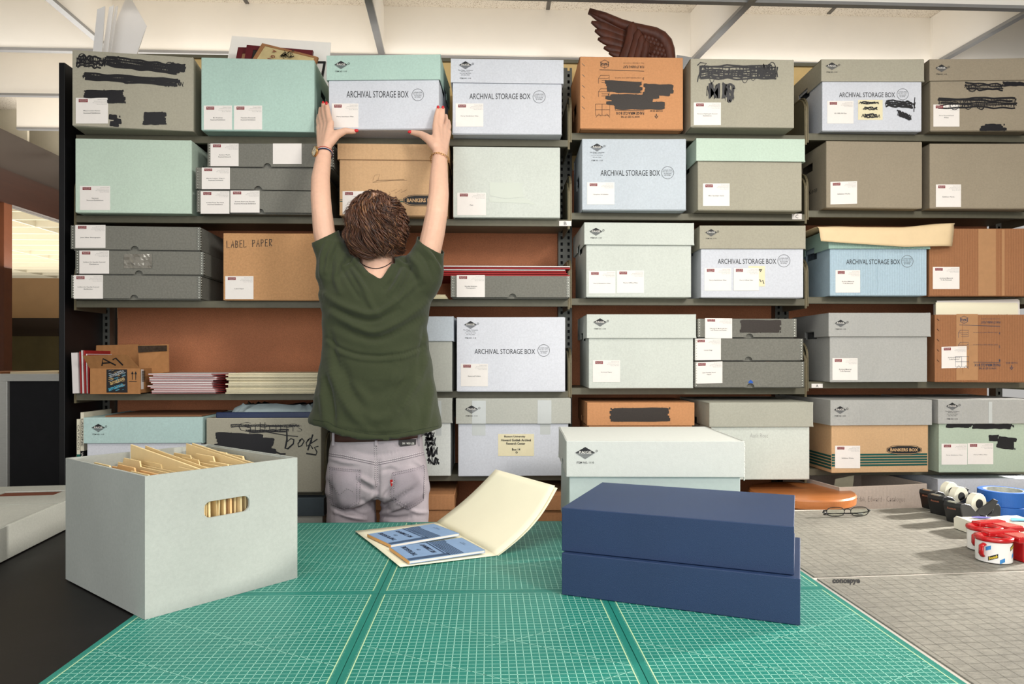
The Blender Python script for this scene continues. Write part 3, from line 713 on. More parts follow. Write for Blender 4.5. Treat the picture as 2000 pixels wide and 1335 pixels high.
def slab(name, label, cat, x0, x1, Yf, d, z, h, m, grp, rz=0.0, bev=.0006):
    P0 = PY(x0, 600, Yf); P1 = PY(x1, 600, Yf); wd = P1.x-P0.x
    mb = MB(); mb.box(-wd/2, 0, 0, wd/2, d, h)
    o = mb.build(name, m, bevel=bev, loc=((P0.x+P1.x)/2, Yf, z)); o.rotation_euler = (0, 0, rz)
    return tag(o, label, cat, grp)
for i, (x0, x1, h, m, rz) in enumerate(((852, 1113, .004, FOLDR, .01), (850, 1108, .004, FOLDR, -.004), (846, 1106, .0045, FOLDR, .0), (846, 1104, .0035, FOLDW, .0), (846, 1114, .0045, FOLDR, -.004), (848, 1113, .004, FOLDW, -.004))):
    slab('folder', 'thin %s folder lying on the single metal-edged box beside the person' % ('red' if m is FOLDR else 'white'), 'folder', x0, x1, 2.51, .27, zz, h, m, 'flat %s folders on the metal-edged box' % ('red' if m is FOLDR else 'white'), rz)
    zz += h+.0022
zz = z
for i in range(3):
    slab('paper_pad', 'thin yellow pad in the small pile left of the single metal-edged box', 'pad', 838+i*2, 874-i*2, 2.52, .2, zz, .0045, CREAM, 'yellow pads in the third row'); zz += .005
z = SZ[2][2]+E
B = AB('pale mint lidded box with two labels side by side, middle bay of the third row', 1145, 1350, 437, z, 2.50, 2.50)
B.body(MINTW).lid(MINTW, 478, o=.006).label(1150, 529, 1202, 573, ['Perry Exhibition Files']).label(1205, 528, 1258, 572, ['Perry Office Files']).onlid().logo(1164, 452, 26)
B = AB('lavender storage box with warm grey lid and two labels, third row under the C tag', 1369, 1569, 443, z, 2.50, 2.49)
B.body(LAV).lid(GREY, 486).title(1402, 1516, 510, 10, (1531, 509, 12)).label(1376, 523, 1428, 567, ['Perry Exhibition Files']).label(1462, 519, 1494, 559, [], red=False, m=CREAM, name='cream_slip')
B.lo = .0014; B.marks(('r', [(1482, 527), (1488, 526), (1485, 530)], 2.2), ('r', [(1484, 545), (1486, 550), (1490, 547), (1492, 554)], 1.4)); B.lo = .0010
B.label(1433, 523, 1482, 567, ['Perry Office Files']).onlid().logo(1389, 454, 24)
z = SZ[3][2]+E
B = AB('sky blue storage box with mint lid, half covered by a curled cream sheet', 1621, 1810, 450, z, 2.50, 2.49)
B.body(SKY).lid(MINTC, 486, o=.006).title(1653, 1758, 511, 9.5, (1772, 510, 11.5)).label(1632, 527, 1680, 571, ['Archival Material', 'To Be Rehoused'])
lb = B
B.onbody().crease((1713, 490, 576, .0028), (1695, 490, 520, .0015), (1762, 492, 576, .0012), (1650, 490, 575, .0010))
B = AB('worn brown box with creased, taped front in the third row, far right', 1815, 2016, 446, z, 2.50, 2.49, name='cardboard_box')
B.body(BROWN, hole=0).label(1822, 521, 1874, 564, ['Archival Material', 'To Be Rehoused']).tape(1911, 447, 1945, 577, mat('brown_tape', (176, 132, 92), .35, 0, .06, 40, .25, 60)).tape(1957, 448, 1962, 577, mat('brown_tape', (0, 0, 0))).crease((1889, 448, 576, .0018), (1975, 450, 576, .0022), (1900, 500, 574, .0014), (1990, 450, 560, .0014))
# curled sheet draped over the sky blue box
P0 = PY(1588, 440, 2.50); P1 = PY(1858, 440, 2.50); rows = []
zt = lb.root.location.z+lb.h+.004
for i in range(25):
    u = i/24; x = P0.x+(P1.x-P0.x)*u; r_ = []
    drop = .035+.030*u; lift = .006+.016*max(0, u-.62)/.38
    for k in range(15):
        v = k/14
        if v < .45: y = 2.72-(2.72-2.488)*v/.45; zz_ = zt+lift*(.4+.6*v/.45)+.004*math.sin(u*9)
        else:
            a = min(1, (v-.45)/.2)*math.pi/2; y = 2.488-.018*math.sin(a); zz_ = zt+lift-.018*(1-math.cos(a))-(drop)*max(0, (v-.6)/.4)
        if u > .93 and v > .5: y += .012*(u-.93)/.07
        r_.append((x+(.014*v if u < .1 else 0)-(.02*(v-.5) if u > .9 and v > .5 else 0), y, zz_))
    rows.append(r_)
mb = MB(); mb.add([p for r_ in rows for p in r_], [(i*15+k, (i+1)*15+k, (i+1)*15+k+1, i*15+k+1) for i in range(24) for k in range(14)])
o = mb.build('paper_sheet', mat('tan_sheet', (228, 202, 160), .6, 0, .04, 15, .05, 30), smooth=True, fix=False); o.modifiers.new('s', 'SOLIDIFY').thickness = .0012
tag(o, 'curled cream paper sheet draped over the lid of the sky blue box', 'paper')
mb = MB(); ya, yb = 2.60, 2.494; zq = zt+.0215
o = None
# row 4
z = SZ[0][3]+E
for i, (x0, x1, m, h) in enumerate(((142, 154, FOLDW, .142), (157.5, 159.5, FOLDR, .146), (161, 163.5, FOLDW, .15), (165, 168, FOLDR, .15), (169.5, 171, FOLDW, .138), (172, 174, FOLDR, .136))):
    pa, pb = PY(x0, 700, 2.53), PY(x1, 700, 2.53); mb = MB(); mb.box(0, 0, 0, pb.x-pa.x, .26, h); c = 'white' if m is FOLDW else 'red'
    o = mb.build('upright_folder', m, loc=(pa.x, 2.53, z+.0005)); o.rotation_euler = (0, -.035+.004*i, 0)
    tag(o, 'thick white folder standing at the left end of the fourth row' if i == 0 else 'thin %s folder standing upright beside the small open carton' % c, 'folder', None if i == 0 else 'thin %s folders standing in the fourth row' % c)
# small open carton
CBM = mat('small_carton_board', (168, 118, 72), .8, 0, .08, 60, .2, 400, 14)
pa, pb = PY(176, 720, 2.50), PY(274, 720, 2.50); hh = PY(176, 719, 2.50).z-z
ct = empty('cardboard_carton', ((pa.x+pb.x)/2, 2.60, z), 0, 'small open cardboard carton printed A1 with taped front and raised flaps', 'box'); cw = (pb.x-pa.x)/2
mb = MB(); mb.box(-cw, -.1, 0, cw, -.097, hh); mb.box(-cw, .097, 0, cw, .1, hh); mb.box(-cw, -.097, 0, -cw+.003, .097, hh); mb.box(cw-.003, -.097, 0, cw, .097, hh); mb.box(-cw, -.097, 0, cw, .097, .003)
mb.build('body', CBM, ct)
def cf(x, y, Y=2.4985, pl=None):
    return PY(x, y, Y)-Vector(ct.location)
def flap(name, P, n=(0, .003, 0)):
    mb = MB(); mb.prism(P, n); return mb.build(name, CBM, ct)
fl = [cf(175, 719, 2.50), cf(273, 719, 2.50), cf(248, 692, 2.47), cf(161, 694, 2.47)]
ff = flap('flap', fl); 
mb = MB()
def ffm(x, y):
    t = (719-y)/26; return cf(x, y, 2.4985-.0295*t)
for st in ([(199, 714), (201, 700), (226, 713)], [(200, 709), (215, 708)], [(220, 702), (226, 699), (240, 713)]): ribbon(mb, ffm, st, 2.6)
mb.build('printed_code', INK, ff, fix=False)
flap('flap', [cf(186, 719, 2.69), cf(271, 719, 2.69), cf(271, 672, 2.70), cf(188, 674, 2.70)])
rf = flap('flap', [cf(272, 734, 2.55), cf(329, 726, 2.63), cf(328, 672, 2.63), cf(270, 674, 2.56)], (.002, .003, 0))
mb = MB(); mb.prism([cf(270, 688, 2.551), cf(326, 685, 2.622), cf(326, 674, 2.622), cf(269, 675, 2.551)], (0, .0005, 0)); mb.build('glossy_tape', mat('glossy_dark_tape', (70, 58, 48), .15, .2, .5, 60, .3, 80), rf, fix=False)
mb = MB(); mb.prism([cf(208, 721), cf(248, 721), cf(249, 766), cf(208, 766)], (0, .0006, 0))
rr = random.Random(2); cols = 3
for k in range(46):
    x = rr.uniform(211, 240); y = rr.uniform(723, 763); l = rr.uniform(3, 8); ribbon(mb, lambda a, b_: cf(a, b_, 2.4980), [(x, y), (x+l, y-l*.35)], rr.uniform(.5, 1.3), 1+k % 3)
for cx_, cy_, m_ in ((228, 730, 3), (229, 744, 2), (226, 756, 1)):
    put_text(mb, 'amazon', lambda x, y: cf(cx_+x*.94+y*.34, cy_+y*.94-x*.34, 2.4978), -15, -3, 15, 3, m_, bold=.02)
mb.build('black_tape', [INK, mat('tape_cyan', (64, 150, 176), .5, 0, 0, 1, 0), mat('tape_gold', (190, 160, 104), .5, 0, 0, 1, 0), mat('tape_silver', (150, 156, 160), .4, 0, 0, 1, 0)], ct, fix=False)
mb = MB()
for x in (258.5, 265): ribbon(mb, cf, [(x, 741), (x, 728)], 1.2); mb.add([cf(x-2.6, 730), cf(x+2.6, 730), cf(x, 724.5)], [(0, 1, 2)])
ribbon(mb, cf, [(252, 744.5), (267, 744.5)], 1.2)
mb.build('printed_arrows', INK, ct, fix=False)
mb = MB(); mb.prism([cf(275.6, 721, 2.503), cf(288, 721, 2.56), cf(288, 758, 2.56), cf(275.6, 760, 2.503)], (.0006, 0, 0))
for k in range(9): q = [cf(277+.0*k, 724+k*2.4, 2.5015), cf(286, 724+k*2.4, 2.552), cf(286, 725.2+k*2.4, 2.552), cf(277, 725.2+k*2.4, 2.5015)]; mb.add([v+Vector((.0012, 0, 0)) for v in q], [(0, 1, 2, 3)], 1)
mb.build('barcode_sticker', [PAPER, INK], ct, fix=False)
# flat stacks
zz = z; rr = random.Random(5)
for i in range(12):
    x0 = 283+rr.uniform(-5, 7); h = .0050
    P0 = PY(x0+8, 740, 2.51); P1 = PY(434+rr.uniform(-4, 6), 740, 2.51); wd = P1.x-P0.x
    mb = MB(); mb.prism([(0, 0, 0), (wd-.03, 0, 0), (wd, .05, 0), (wd+.005, .25, 0), (0, .25, 0)], (0, 0, .0013)); mb.box(.002, .001, .0013, wd-.033, .245, h, 1)
    o = mb.build('pamphlet', [FOLDR, FOLDW], loc=(P0.x, 2.51+rr.uniform(0, .008), zz)); o.rotation_euler = (0, 0, rr.uniform(-.02, .02)); zz += h+.0009
    tag(o, 'white pamphlet with a dark red cover in the flat stack beside the small carton', 'pamphlet', 'flat stack of red and white pamphlets')
zz = z
for i in range(14):
    slab('flat_folder', 'cream folder in the neat flat stack just left of the person', 'folder', 443+rr.uniform(-3, 4), 640, 2.50+rr.uniform(0, .01), .25, zz, .0042, FOLDC, 'flat stack of cream folders', rr.uniform(-.008, .008)); zz += .0052
z = SZ[1][3]+E
B = AB('pale grey-blue lidded box partly hidden behind the right side of the person, fourth row', 676, 883, 620, z, 2.52, 2.51)
B.body(GREYL).lid(ICE, 666)
B = AB('white-lavender archival storage box with closed top, fourth row right of the person', 892, 1104, 619, z, 2.50, 2.50)
B.body(LAVW).title(927, 1045, 686, 10, (1062, 684, 11.5)).label(900, 710, 953, 754, ['Reserved Folders']).logo(919, 634, 26, True)
z = SZ[2][3]+E
B = AB('white-mint lidded box with a single label in the fourth row, middle bay', 1150, 1354, 616, z, 2.50, 2.49)
B.body(MINTW).lid(MINTW, 660, o=.006).label(1158, 703, 1211, 746, ['Archival Paper']).onlid().logo(1172, 629, 27)
a = metal_box('bottom metal-edged box of the middle stack, with a blue dot at its thumb notch', 1357, 1570, 706, 750, z, 2.50, 2.49, notch=1466, depth=.29)
a.label(1359, 707, 1411, 749, ['Desk Reading Room', 'Signs'], skew=-.03)
a.draw('blue_sticker', lambda mb, f: mb.add([f(1461.5, 748), f(1471, 748), f(1470, 744), f(1466, 741.5), f(1462.5, 744)], [(0, 1, 2, 3, 4)]), [mat('blue_dot', (30, 84, 170), .5, 0, 0, 1, 0)])
b2 = metal_box('middle box of the metal-edged stack under the row of lidded boxes, fourth row', 1357, 1568, 661, 704, z+a.h+.0015, 2.50, 2.49, notch=1462, depth=.29)
b2.label(1358, 661, 1408, 703, ['Center Bags'], skew=-.01)
c2 = metal_box('top metal-edged box of the middle stack, with a dark marker bar on its front', 1363, 1555, 622, 660, z+a.h+b2.h+.003, 2.50, 2.49, notch=1464, depth=.29)
c2.label(1377, 621, 1430, 660, ['Edmund G. McDonald Art', 'and Photos and Audio'], skew=.01).marks(('b', 1444, 626, 1526, 648, {'n': 5, 'rag': 4}), m=DMARK)
z = SZ[3][3]+E
B = AB('cool grey lidded box with a shadowed front, fourth row right of the A bracket', 1621, 1811, 613, z, 2.50, 2.49)
B.body(GREYC).lid(GREYC, 657, o=.006).label(1626, 699, 1675, 742, ['Archival Material', 'To Be Rehoused']).onlid().logo(1642, 631, 24)
B = AB('worn open kraft box packed with pale papers, fourth row far right', 1826, 2010, 614, z, 2.50, 2.49, name='cardboard_box')
B.body(BROWN, hole=(.1, .13), openb=True)
B.draw('printed_instructions', lambda mb, f: kraft_print(mb, f, 1870, 613, .92), [mat('blue_grey_print', (60, 66, 84), .6, 0, 0, 1, 0)])
B.label(1839, 677, 1888, 719, ['Archival Material', 'To Be Rehoused'], skew=-.03).tape(1868, 613, 1910, 742, mat('brown_tape', (0, 0, 0))).crease((1880, 613, 742, .0020), (1864, 615, 700, .0012), (1951, 613, 742, .0012), (1967, 613, 700, .0018), (1841, 620, 670, .0012))
mb = MB()
for k in range(5): mb.tube([B.f(1830, 622+k*20), B.f(1834, 626+k*20)], .0009, 5)
mb.build('staple', MARK, B.root)
for i, (x0, x1, y, Y, m) in enumerate(((1828, 1990, 590, 2.525, MANILAO), (1830, 1993, 587, 2.54, PAPER), (1826, 1985, 584, 2.555, MANILAO), (1824, 1990, 583, 2.57, PAPER), (1826, 1980, 581, 2.59, FOLDW))):
    q0, q1 = PY(x0, y, Y), PY(x1, y+(-3 if i % 2 else 1), Y); zb = z+.006
    mb = MB(); mb.prism([(q0.x, Y, zb), (q1.x, Y, zb), (q1.x-.003, Y, q1.z-.004), (q1.x-.01, Y, q1.z), (q0.x, Y, q0.z)], (0, .0025, 0))
    tag(mb.build('file_folder', m), 'pale paper folder standing in the worn open kraft box', 'folder', 'papers in the worn kraft box')
# row 5
z = SZ[0][4]+E
for i, (x0, x1, y, c, t) in enumerate(((151, 157.5, 818, (222, 216, 190), 'LAGANNE'), (158.5, 165, 805, (20, 20, 22), 'WOODCUTS'))):
    pa, pb = PY(x0, y, 2.52), PY(x1, y, 2.52); h = pa.z-z; wd = pb.x-pa.x; bk = empty('book', (pa.x+wd/2-.002, 2.60, z), 0, ('thin pale and green spined book' if i == 0 else 'black and cream spined woodcut book')+' squeezed at the left end of the fifth row', 'book')
    bk.rotation_euler = (0, .0, 0)
    mb = MB(); mb.box(-wd/2, -.08, .02 if 0 else 0, wd/2, .1, h*.52, 0); mb.box(-wd/2, -.08, h*.52, wd/2, .1, h, 1)
    mb.build('cover', [mat('book_dark_%d' % i, (18, 96, 84) if i == 0 else c, .5, 0, 0, 1, 0), mat('book_pale_%d' % i, (226, 220, 198), .5, 0, 0, 1, 0)], bk, fix=False)
    mb = MB()
    f = lambda x, y_: Vector((-(y_-.0)*1.0, -.0805, h-x))
    put_text(mb, t, f, h*.54, -wd*.3, h*.92, wd*.3, 0) if i == 0 else put_text(mb, t, f, h*.50, -wd*.3, h*.86, wd*.3, 1)
    put_text(mb, 'LADANNE' if i == 1 else 'CATALOG', f, h*.08, -wd*.3, h*.42, wd*.3, 0)
    mb.build('spine_lettering', [INK, WINK], bk, fix=False)
B = AB('lavender box with broad aqua lid carrying a brown board, left of the fifth row', 170, 393, 817, z, 2.50, 2.50, .30)
B.body(LAVW).lid(AQUA, 865, o=.006).onlid().logo(192, 835, 27)
mb = MB(); mb.box(-B.w/2+.05, -B.d/2+.02, 0, B.w/2-.01, B.d/2-.02, .004)
o = mb.build('brown_board', mat('brown_sheet', (146, 100, 70), .7, 0, .06, 20, .03), loc=tuple(B.c+Vector((0, 0, B.h+.0045)))); o.rotation_euler = (0, 0, .02); tag(o, 'thin brown board lying on the aqua lid in the fifth row', 'board')
B = AB('open grey box marked books in big script, between aqua-lidded box and person', 403, 627, 816, z, 2.50, 2.50, .29)
B.body(GREY, openb=True)
def books(mb, f):
    ribbon(mb, f, [(560, 838), (560.5, 858), (557, 875), (562, 876), (573, 866), (574, 858), (568, 856), (561, 862)], [2.4, 3.4, 3.4, 3.2, 3, 2.6, 2, 1.6])
    ribbon(mb, f, [(588, 858), (582, 866), (583, 872), (589, 870), (594, 861), (590, 856), (584, 860)], 2.4)
    ribbon(mb, f, [(604, 857), (598, 864), (599, 871), (605, 868), (609, 860), (606, 855), (600, 860)], 2.4)
    ribbon(mb, f, [(611, 848), (606, 864), (601, 879)], 3); ribbon(mb, f, [(620, 857), (605, 867), (611, 876)], 2.4)
    ribbon(mb, f, [(622, 871), (614, 873), (619, 882), (617, 888), (598, 885)], [2, 2.2, 2.6, 3, 3])
    ribbon(mb, f, [(536, 881), (548, 886), (558, 886)], 3)
B.draw('script_writing', books, [INK])
B.marks(('s', 450, 828, 585, 834, {'w': 1.4, 'step': 2.4, 'sweeps': 2}), ('s', 480, 838, 564, 843, {'w': 1.2, 'step': 2.4, 'sweeps': 2}), ('r', [(486, 845), (520, 843), (560, 850), (582, 852)], 1.8),
        ('b', 418, 845, 515, 878, {'n': 6, 'rag': 10, 'dy': 4}), ('b', 500, 855, 540, 880, {'n': 4, 'rag': 12, 'dy': 3}), ('t', 'Gillums', 466, 824, 590, 842, {'bold': -.03}))
# quilted bag inside it
bg = empty('padded_bag', tuple(B.c+Vector((0, 0, .01))), B.rz, 'pale blue crinkled bag with navy edge stuffed in the box marked books', 'bag')
mb = MB(); rings = []
for i in range(13):
    t = i/12; zz_ = B.h*(.3)+(B.h*.7+.030)*t; q = []
    ww = (B.w/2-.03)*(1-.22*max(0, t-.8)/.2)+.0; dd = (B.d/2-.02)*(1-.5*max(0, t-.75)/.25)
    for k in range(48):
        a = 2*math.pi*k/48; cx = math.copysign(abs(math.cos(a))**.35, math.cos(a)); sy = math.copysign(abs(math.sin(a))**.35, math.sin(a)); j = .004*math.sin(k*2.3+i*1.7)+.003*math.sin(k*.9-i)
        q.append((cx*(ww+j)+(.02*t), sy*(dd+j)-.0, zz_+j*1.2*t))
    rings.append(q)
mb.rings(rings); mb.build('bag_body', mat('pale_blue_vinyl', (178, 194, 196), .28, 0, .06, 20, .35, 45), bg, smooth=True)
mb = MB(); mb.box(-B.w/2+.028, -B.d/2+.010, B.h-.012, B.w/2-.028, -B.d/2+.024, B.h+.009); mb.build('navy_edge', mat('navy_vinyl', (34, 48, 82), .3), bg, bevel=.004)
z = SZ[1][4]+E
B = AB('white box with grey taped lid and black scribble column, behind the hips of the person', 668, 880, 780, z, 2.51, 2.51)
B.body(WHITE).lid(GREYL, 826).tape(851, 826, 862, 850).marks(('s', 826, 842, 848, 854, {'w': 2.6, 'sweeps': 1}), ('s', 830, 852, 850, 872, {'w': 3, 'sweeps': 2}), ('s', 834, 870, 854, 892, {'w': 3, 'sweeps': 1}), ('s', 836, 890, 856, 908, {'w': 3, 'sweeps': 1}))
B.onlid().tape(851, 782, 862, 826)
B = AB('lavender box with taped grey lid and cream typed note, right of the person', 895, 1110, 780, z, 2.50, 2.50)
B.body(LAV).lid(GREYL, 827, o=.006).tape(922, 827, 948, 850).tape(1055, 827, 1075, 848).label(973, 847, 1043, 890, [], red=False, m=CREAM, name='cream_note')
B.lo = .0014
def note(mb, f):
    for i, (t, x0, x1) in enumerate((('Boston University', 985, 1026), ('Howard Gotlieb Archival', 979, 1037), ('Research Center', 989, 1026), ('Box 14', 1000, 1016))):
        y = 850+i*6.6+(5 if i == 3 else 0); put_text(mb, t, f, x0, y, x1, y+4.6, 0, bold=.02)
    ribbon(mb, f, [(1009+1.6*math.cos(a), 883+1.6*math.sin(a)) for a in range(8)], 1)
B.draw('typed_text', note, [INK])
B.onlid().logo(921, 799, 27).tape(922, 782, 949, 827).tape(1050, 781, 1077, 827)
z = SZ[2][4]+E
B = AB('orange kraft box with a blacked-out bar on its lid, in the fifth row', 1150, 1352, 788, z, 2.49, 2.48)
B.body(ORANGE).lid(ORANGE, 830).onlid().marks(('b', 1190, 798, 1312, 822, {'n': 5, 'rag': 8, 'dy': -1}), m=DMARK)
B = AB('pale sage box under a deep plain grey lid, fifth row between orange and bankers boxes', 1389, 1581, 788, z, 2.42, 2.42, .36)
B.body(MINTW).lid(board('plain_grey_board', (170, 169, 156)), 833, o=.007)
B.marks(('t', 'Auth Rose', 1465, 846, 1500, 854, {'bold': -.02}), m=GINK, name='pencil_scrawl')
z = SZ[3][4]+E
B = AB('tan bankers box with green bands under a grey lid, fifth row', 1624, 1813, 783, z, 2.45, 2.46, .35)
B.body(KRAFT).lid(GREYC, 830, o=.006)
B.draw('printed_bands', lambda mb, f: [ribbon(mb, f, [(1624.5, 888+k*5.2), (1811, 886.5+k*5)], 3.7) for k in range(5)], [TEAL])
B.lo = .0006
B.draw('printed_emblem', lambda mb, f: bankers(mb, f, 1766, 878, 68, 18), [INK, GOLD])
B.label(1631, 870, 1680, 914, ['Exhibition Works'])
mb = MB()
for k in range(5): mb.add([(-B.w/2-.0006, -B.d/2+.001, .012+.0105*k), (-B.w/2-.0006, B.d/2-.001, .012+.0105*k), (-B.w/2-.0006, B.d/2-.001, .019+.0105*k), (-B.w/2-.0006, -B.d/2+.001, .019+.0105*k)], [(0, 1, 2, 3)])
mb.build('printed_bands', TEAL, B.root, fix=False)
B.onlid().logo(1641, 800, 25)
B = AB('sage green box with lavender lid, torn scribbles and two labels, fifth row far right', 1834, 2020, 782, z, 2.45, 2.45, .35)
B.body(SAGE).lid(GREYC, 827, o=.006).label(1839, 866, 1889, 907, ['Perry Exhibition Files']).label(1890, 865, 1940, 906, ['Perry Office Files'])
B.marks(('s', 1848, 828, 1898, 834, {'w': 2.6}), ('s', 1900, 828, 1980, 836, {'w': 2.6}), ('b', 1928, 850, 1952, 860, {'n': 3, 'rag': 4}), ('b', 1945, 852, 1986, 872, {'n': 4, 'rag': 8, 'dy': 5}))
B.onlid().logo(1860, 793, 25, True).tape(1931, 784, 1938, 826)
# row 6
z = SZ[1][5]+E
for x0, x1, yt, yb, l in ((668, 884, 968, 996, 'low orange-brown lidded box on the bottom shelf, seen right of the jeans'), (1000, 1108, 968, 996, 'orange-brown lidded box on the bottom shelf behind the open folder')):
    B = AB(l, x0, x1, yt, z, 2.49, 2.49, .31); B.body(ORANGE).lid(ORANGE, yb, o=.005)
z = SZ[0][5]+E
B = AB('dark slate box with pale lower edge on the bottom shelf, left of the jeans', 420, 630, 975, z, 2.50, 2.50, .30)
B.body(GREYL).lid(mat('slate_board', (72, 82, 88), .8, 0, .05), 1008)
z = SZ[3][5]+E
B = AB('open faded white carton with pencil writing, bottom shelf behind the eyeglasses', 1640, 1811, 951, z, 2.41, 2.47, .34, name='cardboard_box')
B.body(PINKW, openb=True, hole=0)
B.marks(('t', 'Sendak, Edward - Catalogue', 1664, 969, 1768, 982, {'bold': -.025}), m=mat('pencil_grey', (118, 104, 96), .6, 0, 0, 1, 0), name='pencil_writing')
mb = MB(); mb.prism([(-.10, -.02, .12), (-.02, -.02, .12), (.0, -.02, B.h+.012), (-.07, -.02, B.h-.002)], (0, .003, 0)); o = mb.build('file_folder', FOLDC, loc=tuple(B.c)); tag(o, 'folder leaning inside the open faded white carton', 'folder')
B = AB('lavender-grey closed box on the bottom shelf behind the tape dispensers', 1832, 2030, 935, z, 2.47, 2.47, .33); B.body(LAV)
# ---------------------------------------------------------------- things above the top row
def plate(name, label, cat, pts, Ys, t, m, grp=None, parent=None):
    Ys = Ys if isinstance(Ys, (list, tuple)) else [Ys]*len(pts)
    P = [PY(x, y, Y) for (x, y), Y in zip(pts, Ys)]
    mb = MB(); c = P[0].copy(); mb.prism([p-c for p in P], (0, t, 0))
    o = mb.build(name, m, parent, loc=c if parent is None else None)
    if parent is not None: o.location = c-Vector(parent.location)
    return tag(o, label, cat, grp) if label else o
FOAM = mat('white_foam_board', (236, 234, 232), .6, 0, .01)
for i, (pts, Ys) in enumerate((([(176, 150), (190, 18), (205, 12), (196, 150)], 2.66), ([(193, 150), (213, 14), (222, 10), (205, 150)], 2.70), ([(200, 150), (225, 14), (230, 11), (210, 150)], 2.73))):
    plate('foam_board', 'narrow white foam board standing behind the scribbled grey box', 'board', pts, Ys, .004, FOAM, 'narrow white foam boards above the left end')
plate('foam_board', 'broad white foam board tilted on its corner above the scribbled grey box', 'board', [(190, 150), (203, 99), (250, -14), (286, 50), (262, 120), (250, 150)], 2.78, .005, FOAM)
plate('mat_board', 'large white mat board standing behind the mint box and old poster', 'board', [(430, 190), (453, 70), (646, 83), (640, 190)], 2.815, .004, mat('bright_mat_board', (248, 246, 240), .6, 0, .01))
MAR = mat('maroon_frame', (96, 24, 32), .4, 0, .08, 40); PIC = mat('dark_photo', (44, 38, 36), .5, 0, .3, 20); OLD = mat('old_print', (206, 186, 136), .7, 0, .16, 14, .05); OLDF = mat('worn_tan_frame', (160, 112, 72), .6, 0, .2, 30, .1)
def framed(label, C, Y, fr, W, mf, mi_, t=.015, extra=None):
    """C: 4 corners in the view, front at Y"""
    P = [PY(x, y, Y) for x, y in C]; c = sum(P, Vector())/4
    r = empty('picture_frame', c, 0, label, 'picture')
    Q = [p+(c-p).normalized()*W for p in P]
    mb = MB()
    for i in range(4):
        j = (i+1) % 4; mb.prism([P[i]-c, P[j]-c, Q[j]-c, Q[i]-c], (0, t, 0))
    mb.build('frame', mf, r, fix=False)
    mb = MB(); mb.prism([q-c+Vector((0, .003, 0)) for q in Q], (0, .004, 0)); mb.build('print', mi_, r)
    if extra: extra(r, c)
    return r
framed('maroon framed picture with a tan inner mount, leftmost behind the mint box', [(452, 160), (465, 92), (520, 93), (515, 160)], 2.745, 0, .028, MAR, mat('tan_mount', (176, 130, 94), .6))
framed('wide maroon framed picture with a white inner line, behind the old poster', [(468, 170), (482, 87.5), (611, 98), (600, 180)], 2.72, 0, .030, MAR, PIC)
def oldx(r, c):
    mb = MB(); g = lambda x, y: PY(x, y, 2.678)-c
    def rot(cx, cy, s, h, a):
        f = lambda u, v: g(cx+math.cos(a)*u-math.sin(a)*v, cy+math.sin(a)*u+math.cos(a)*v)
        put_text(mb, s, f, -h*.35*len(s), -h/2, h*.35*len(s), h/2, 0, bold=.03)
    rot(536, 100, 'A', 8, 1.75); rot(533, 110, 'G', 8, 1.75); rot(526, 117, 'R', 8, 1.75)
    mb.build('lettering', mat('old_red_ink', (120, 40, 30), .7, 0, 0, 1, 0), r, fix=False)
    mb = MB(); rr = random.Random(3)
    for k in range(26):
        x, y = 558+rr.gauss(0, 7), 107+rr.gauss(0, 4); ribbon(mb, g, [(x, y), (x+rr.uniform(-6, 6), y+rr.uniform(-4, 4)), (x+rr.uniform(-6, 6), y+rr.uniform(-4, 5))], rr.uniform(.8, 2))
    mb.build('engraving', mat('engraving_ink', (70, 60, 44), .7), r, fix=False)
framed('old tan poster in a worn wooden frame, tipped over behind the mint box', [(478, 140), (512, 84), (621, 111), (600, 175)], 2.685, 0, .014, OLDF, OLD, extra=oldx)
framed('black picture frame edge between the mint box and the held box', [(560, 119), (636, 119.5), (622, 200), (550, 200)], 2.80, 0, .012, BLK, mat('bright_mat_board', (248, 246, 240)), t=.008)
plate('paper_stack', 'small dark grey folder edge leaning behind the two middle top boxes', 'folder', [(1318, 135), (1322, 107), (1352, 112), (1372, 135)], 2.74, .004, STRIP)
# carved wooden wing
WOOD = mat('carved_dark_wood', (78, 42, 30), .5, 0, .35, 14, .8, 30, stretch=(2.5, 1, 1), spec=.3, blotch=.15)
YW = 2.74; wc = PY(1235, 110, YW); zw = SZ[2][0]
wg = empty('carved_wing', (wc.x, YW, zw), 0, 'dark carved wooden wing standing above the orange kraft box', 'sculpture')
wo = Vector(wg.location)
def feather(mb, path, wd, y, th=.012, seg=10):
    P = [PY(x, y_, YW) for x, y_ in path]; n = 15; rings = []
    def bz(t):
        k = t*(len(P)-1); i = min(int(k), len(P)-2); f = k-i; return P[i].lerp(P[i+1], f)
    pts = [bz(i/(n-1)) for i in range(n)]
    for i, p in enumerate(pts):
        t = i/(n-1); tg = (pts[min(i+1, n-1)]-pts[max(i-1, 0)]).normalized(); nn = Vector((-tg.z, 0, tg.x))
        ww = wd/2*F**0*(min(1, (t*5+.04)**.6))*(1-.15*t)
        ring = []
        for k in range(8):
            a = 2*math.pi*k/8; ring.append(p-wo+nn*math.cos(a)*ww+Vector((0, y+math.sin(a)*th*(1+.3*math.cos(2*a)), 0)))
        rings.append(ring)
    mb.rings(rings)
K = 3.035
def c3(x, y): return (1080+x/K, y/K)
prim = [([(212, 72), (330, 125), (450, 190), (600, 250)], 64, .000), ([(226, 134), (330, 178), (440, 222), (600, 270)], 62, -.005), ([(246, 188), (340, 222), (440, 256), (590, 290)], 60, -.010), ([(262, 240), (350, 262), (440, 290), (580, 310)], 56, -.015), ([(296, 296), (370, 308), (440, 326), (560, 340)], 52, -.020), ([(325, 330), (390, 345), (450, 362), (540, 375)], 44, -.025)]
for path, wd, y in prim:
    mb = MB(); feather(mb, [c3(*p) for p in path], wd/K*YW/F, y, .010); mb.build('feather', WOOD, wg, smooth=True)
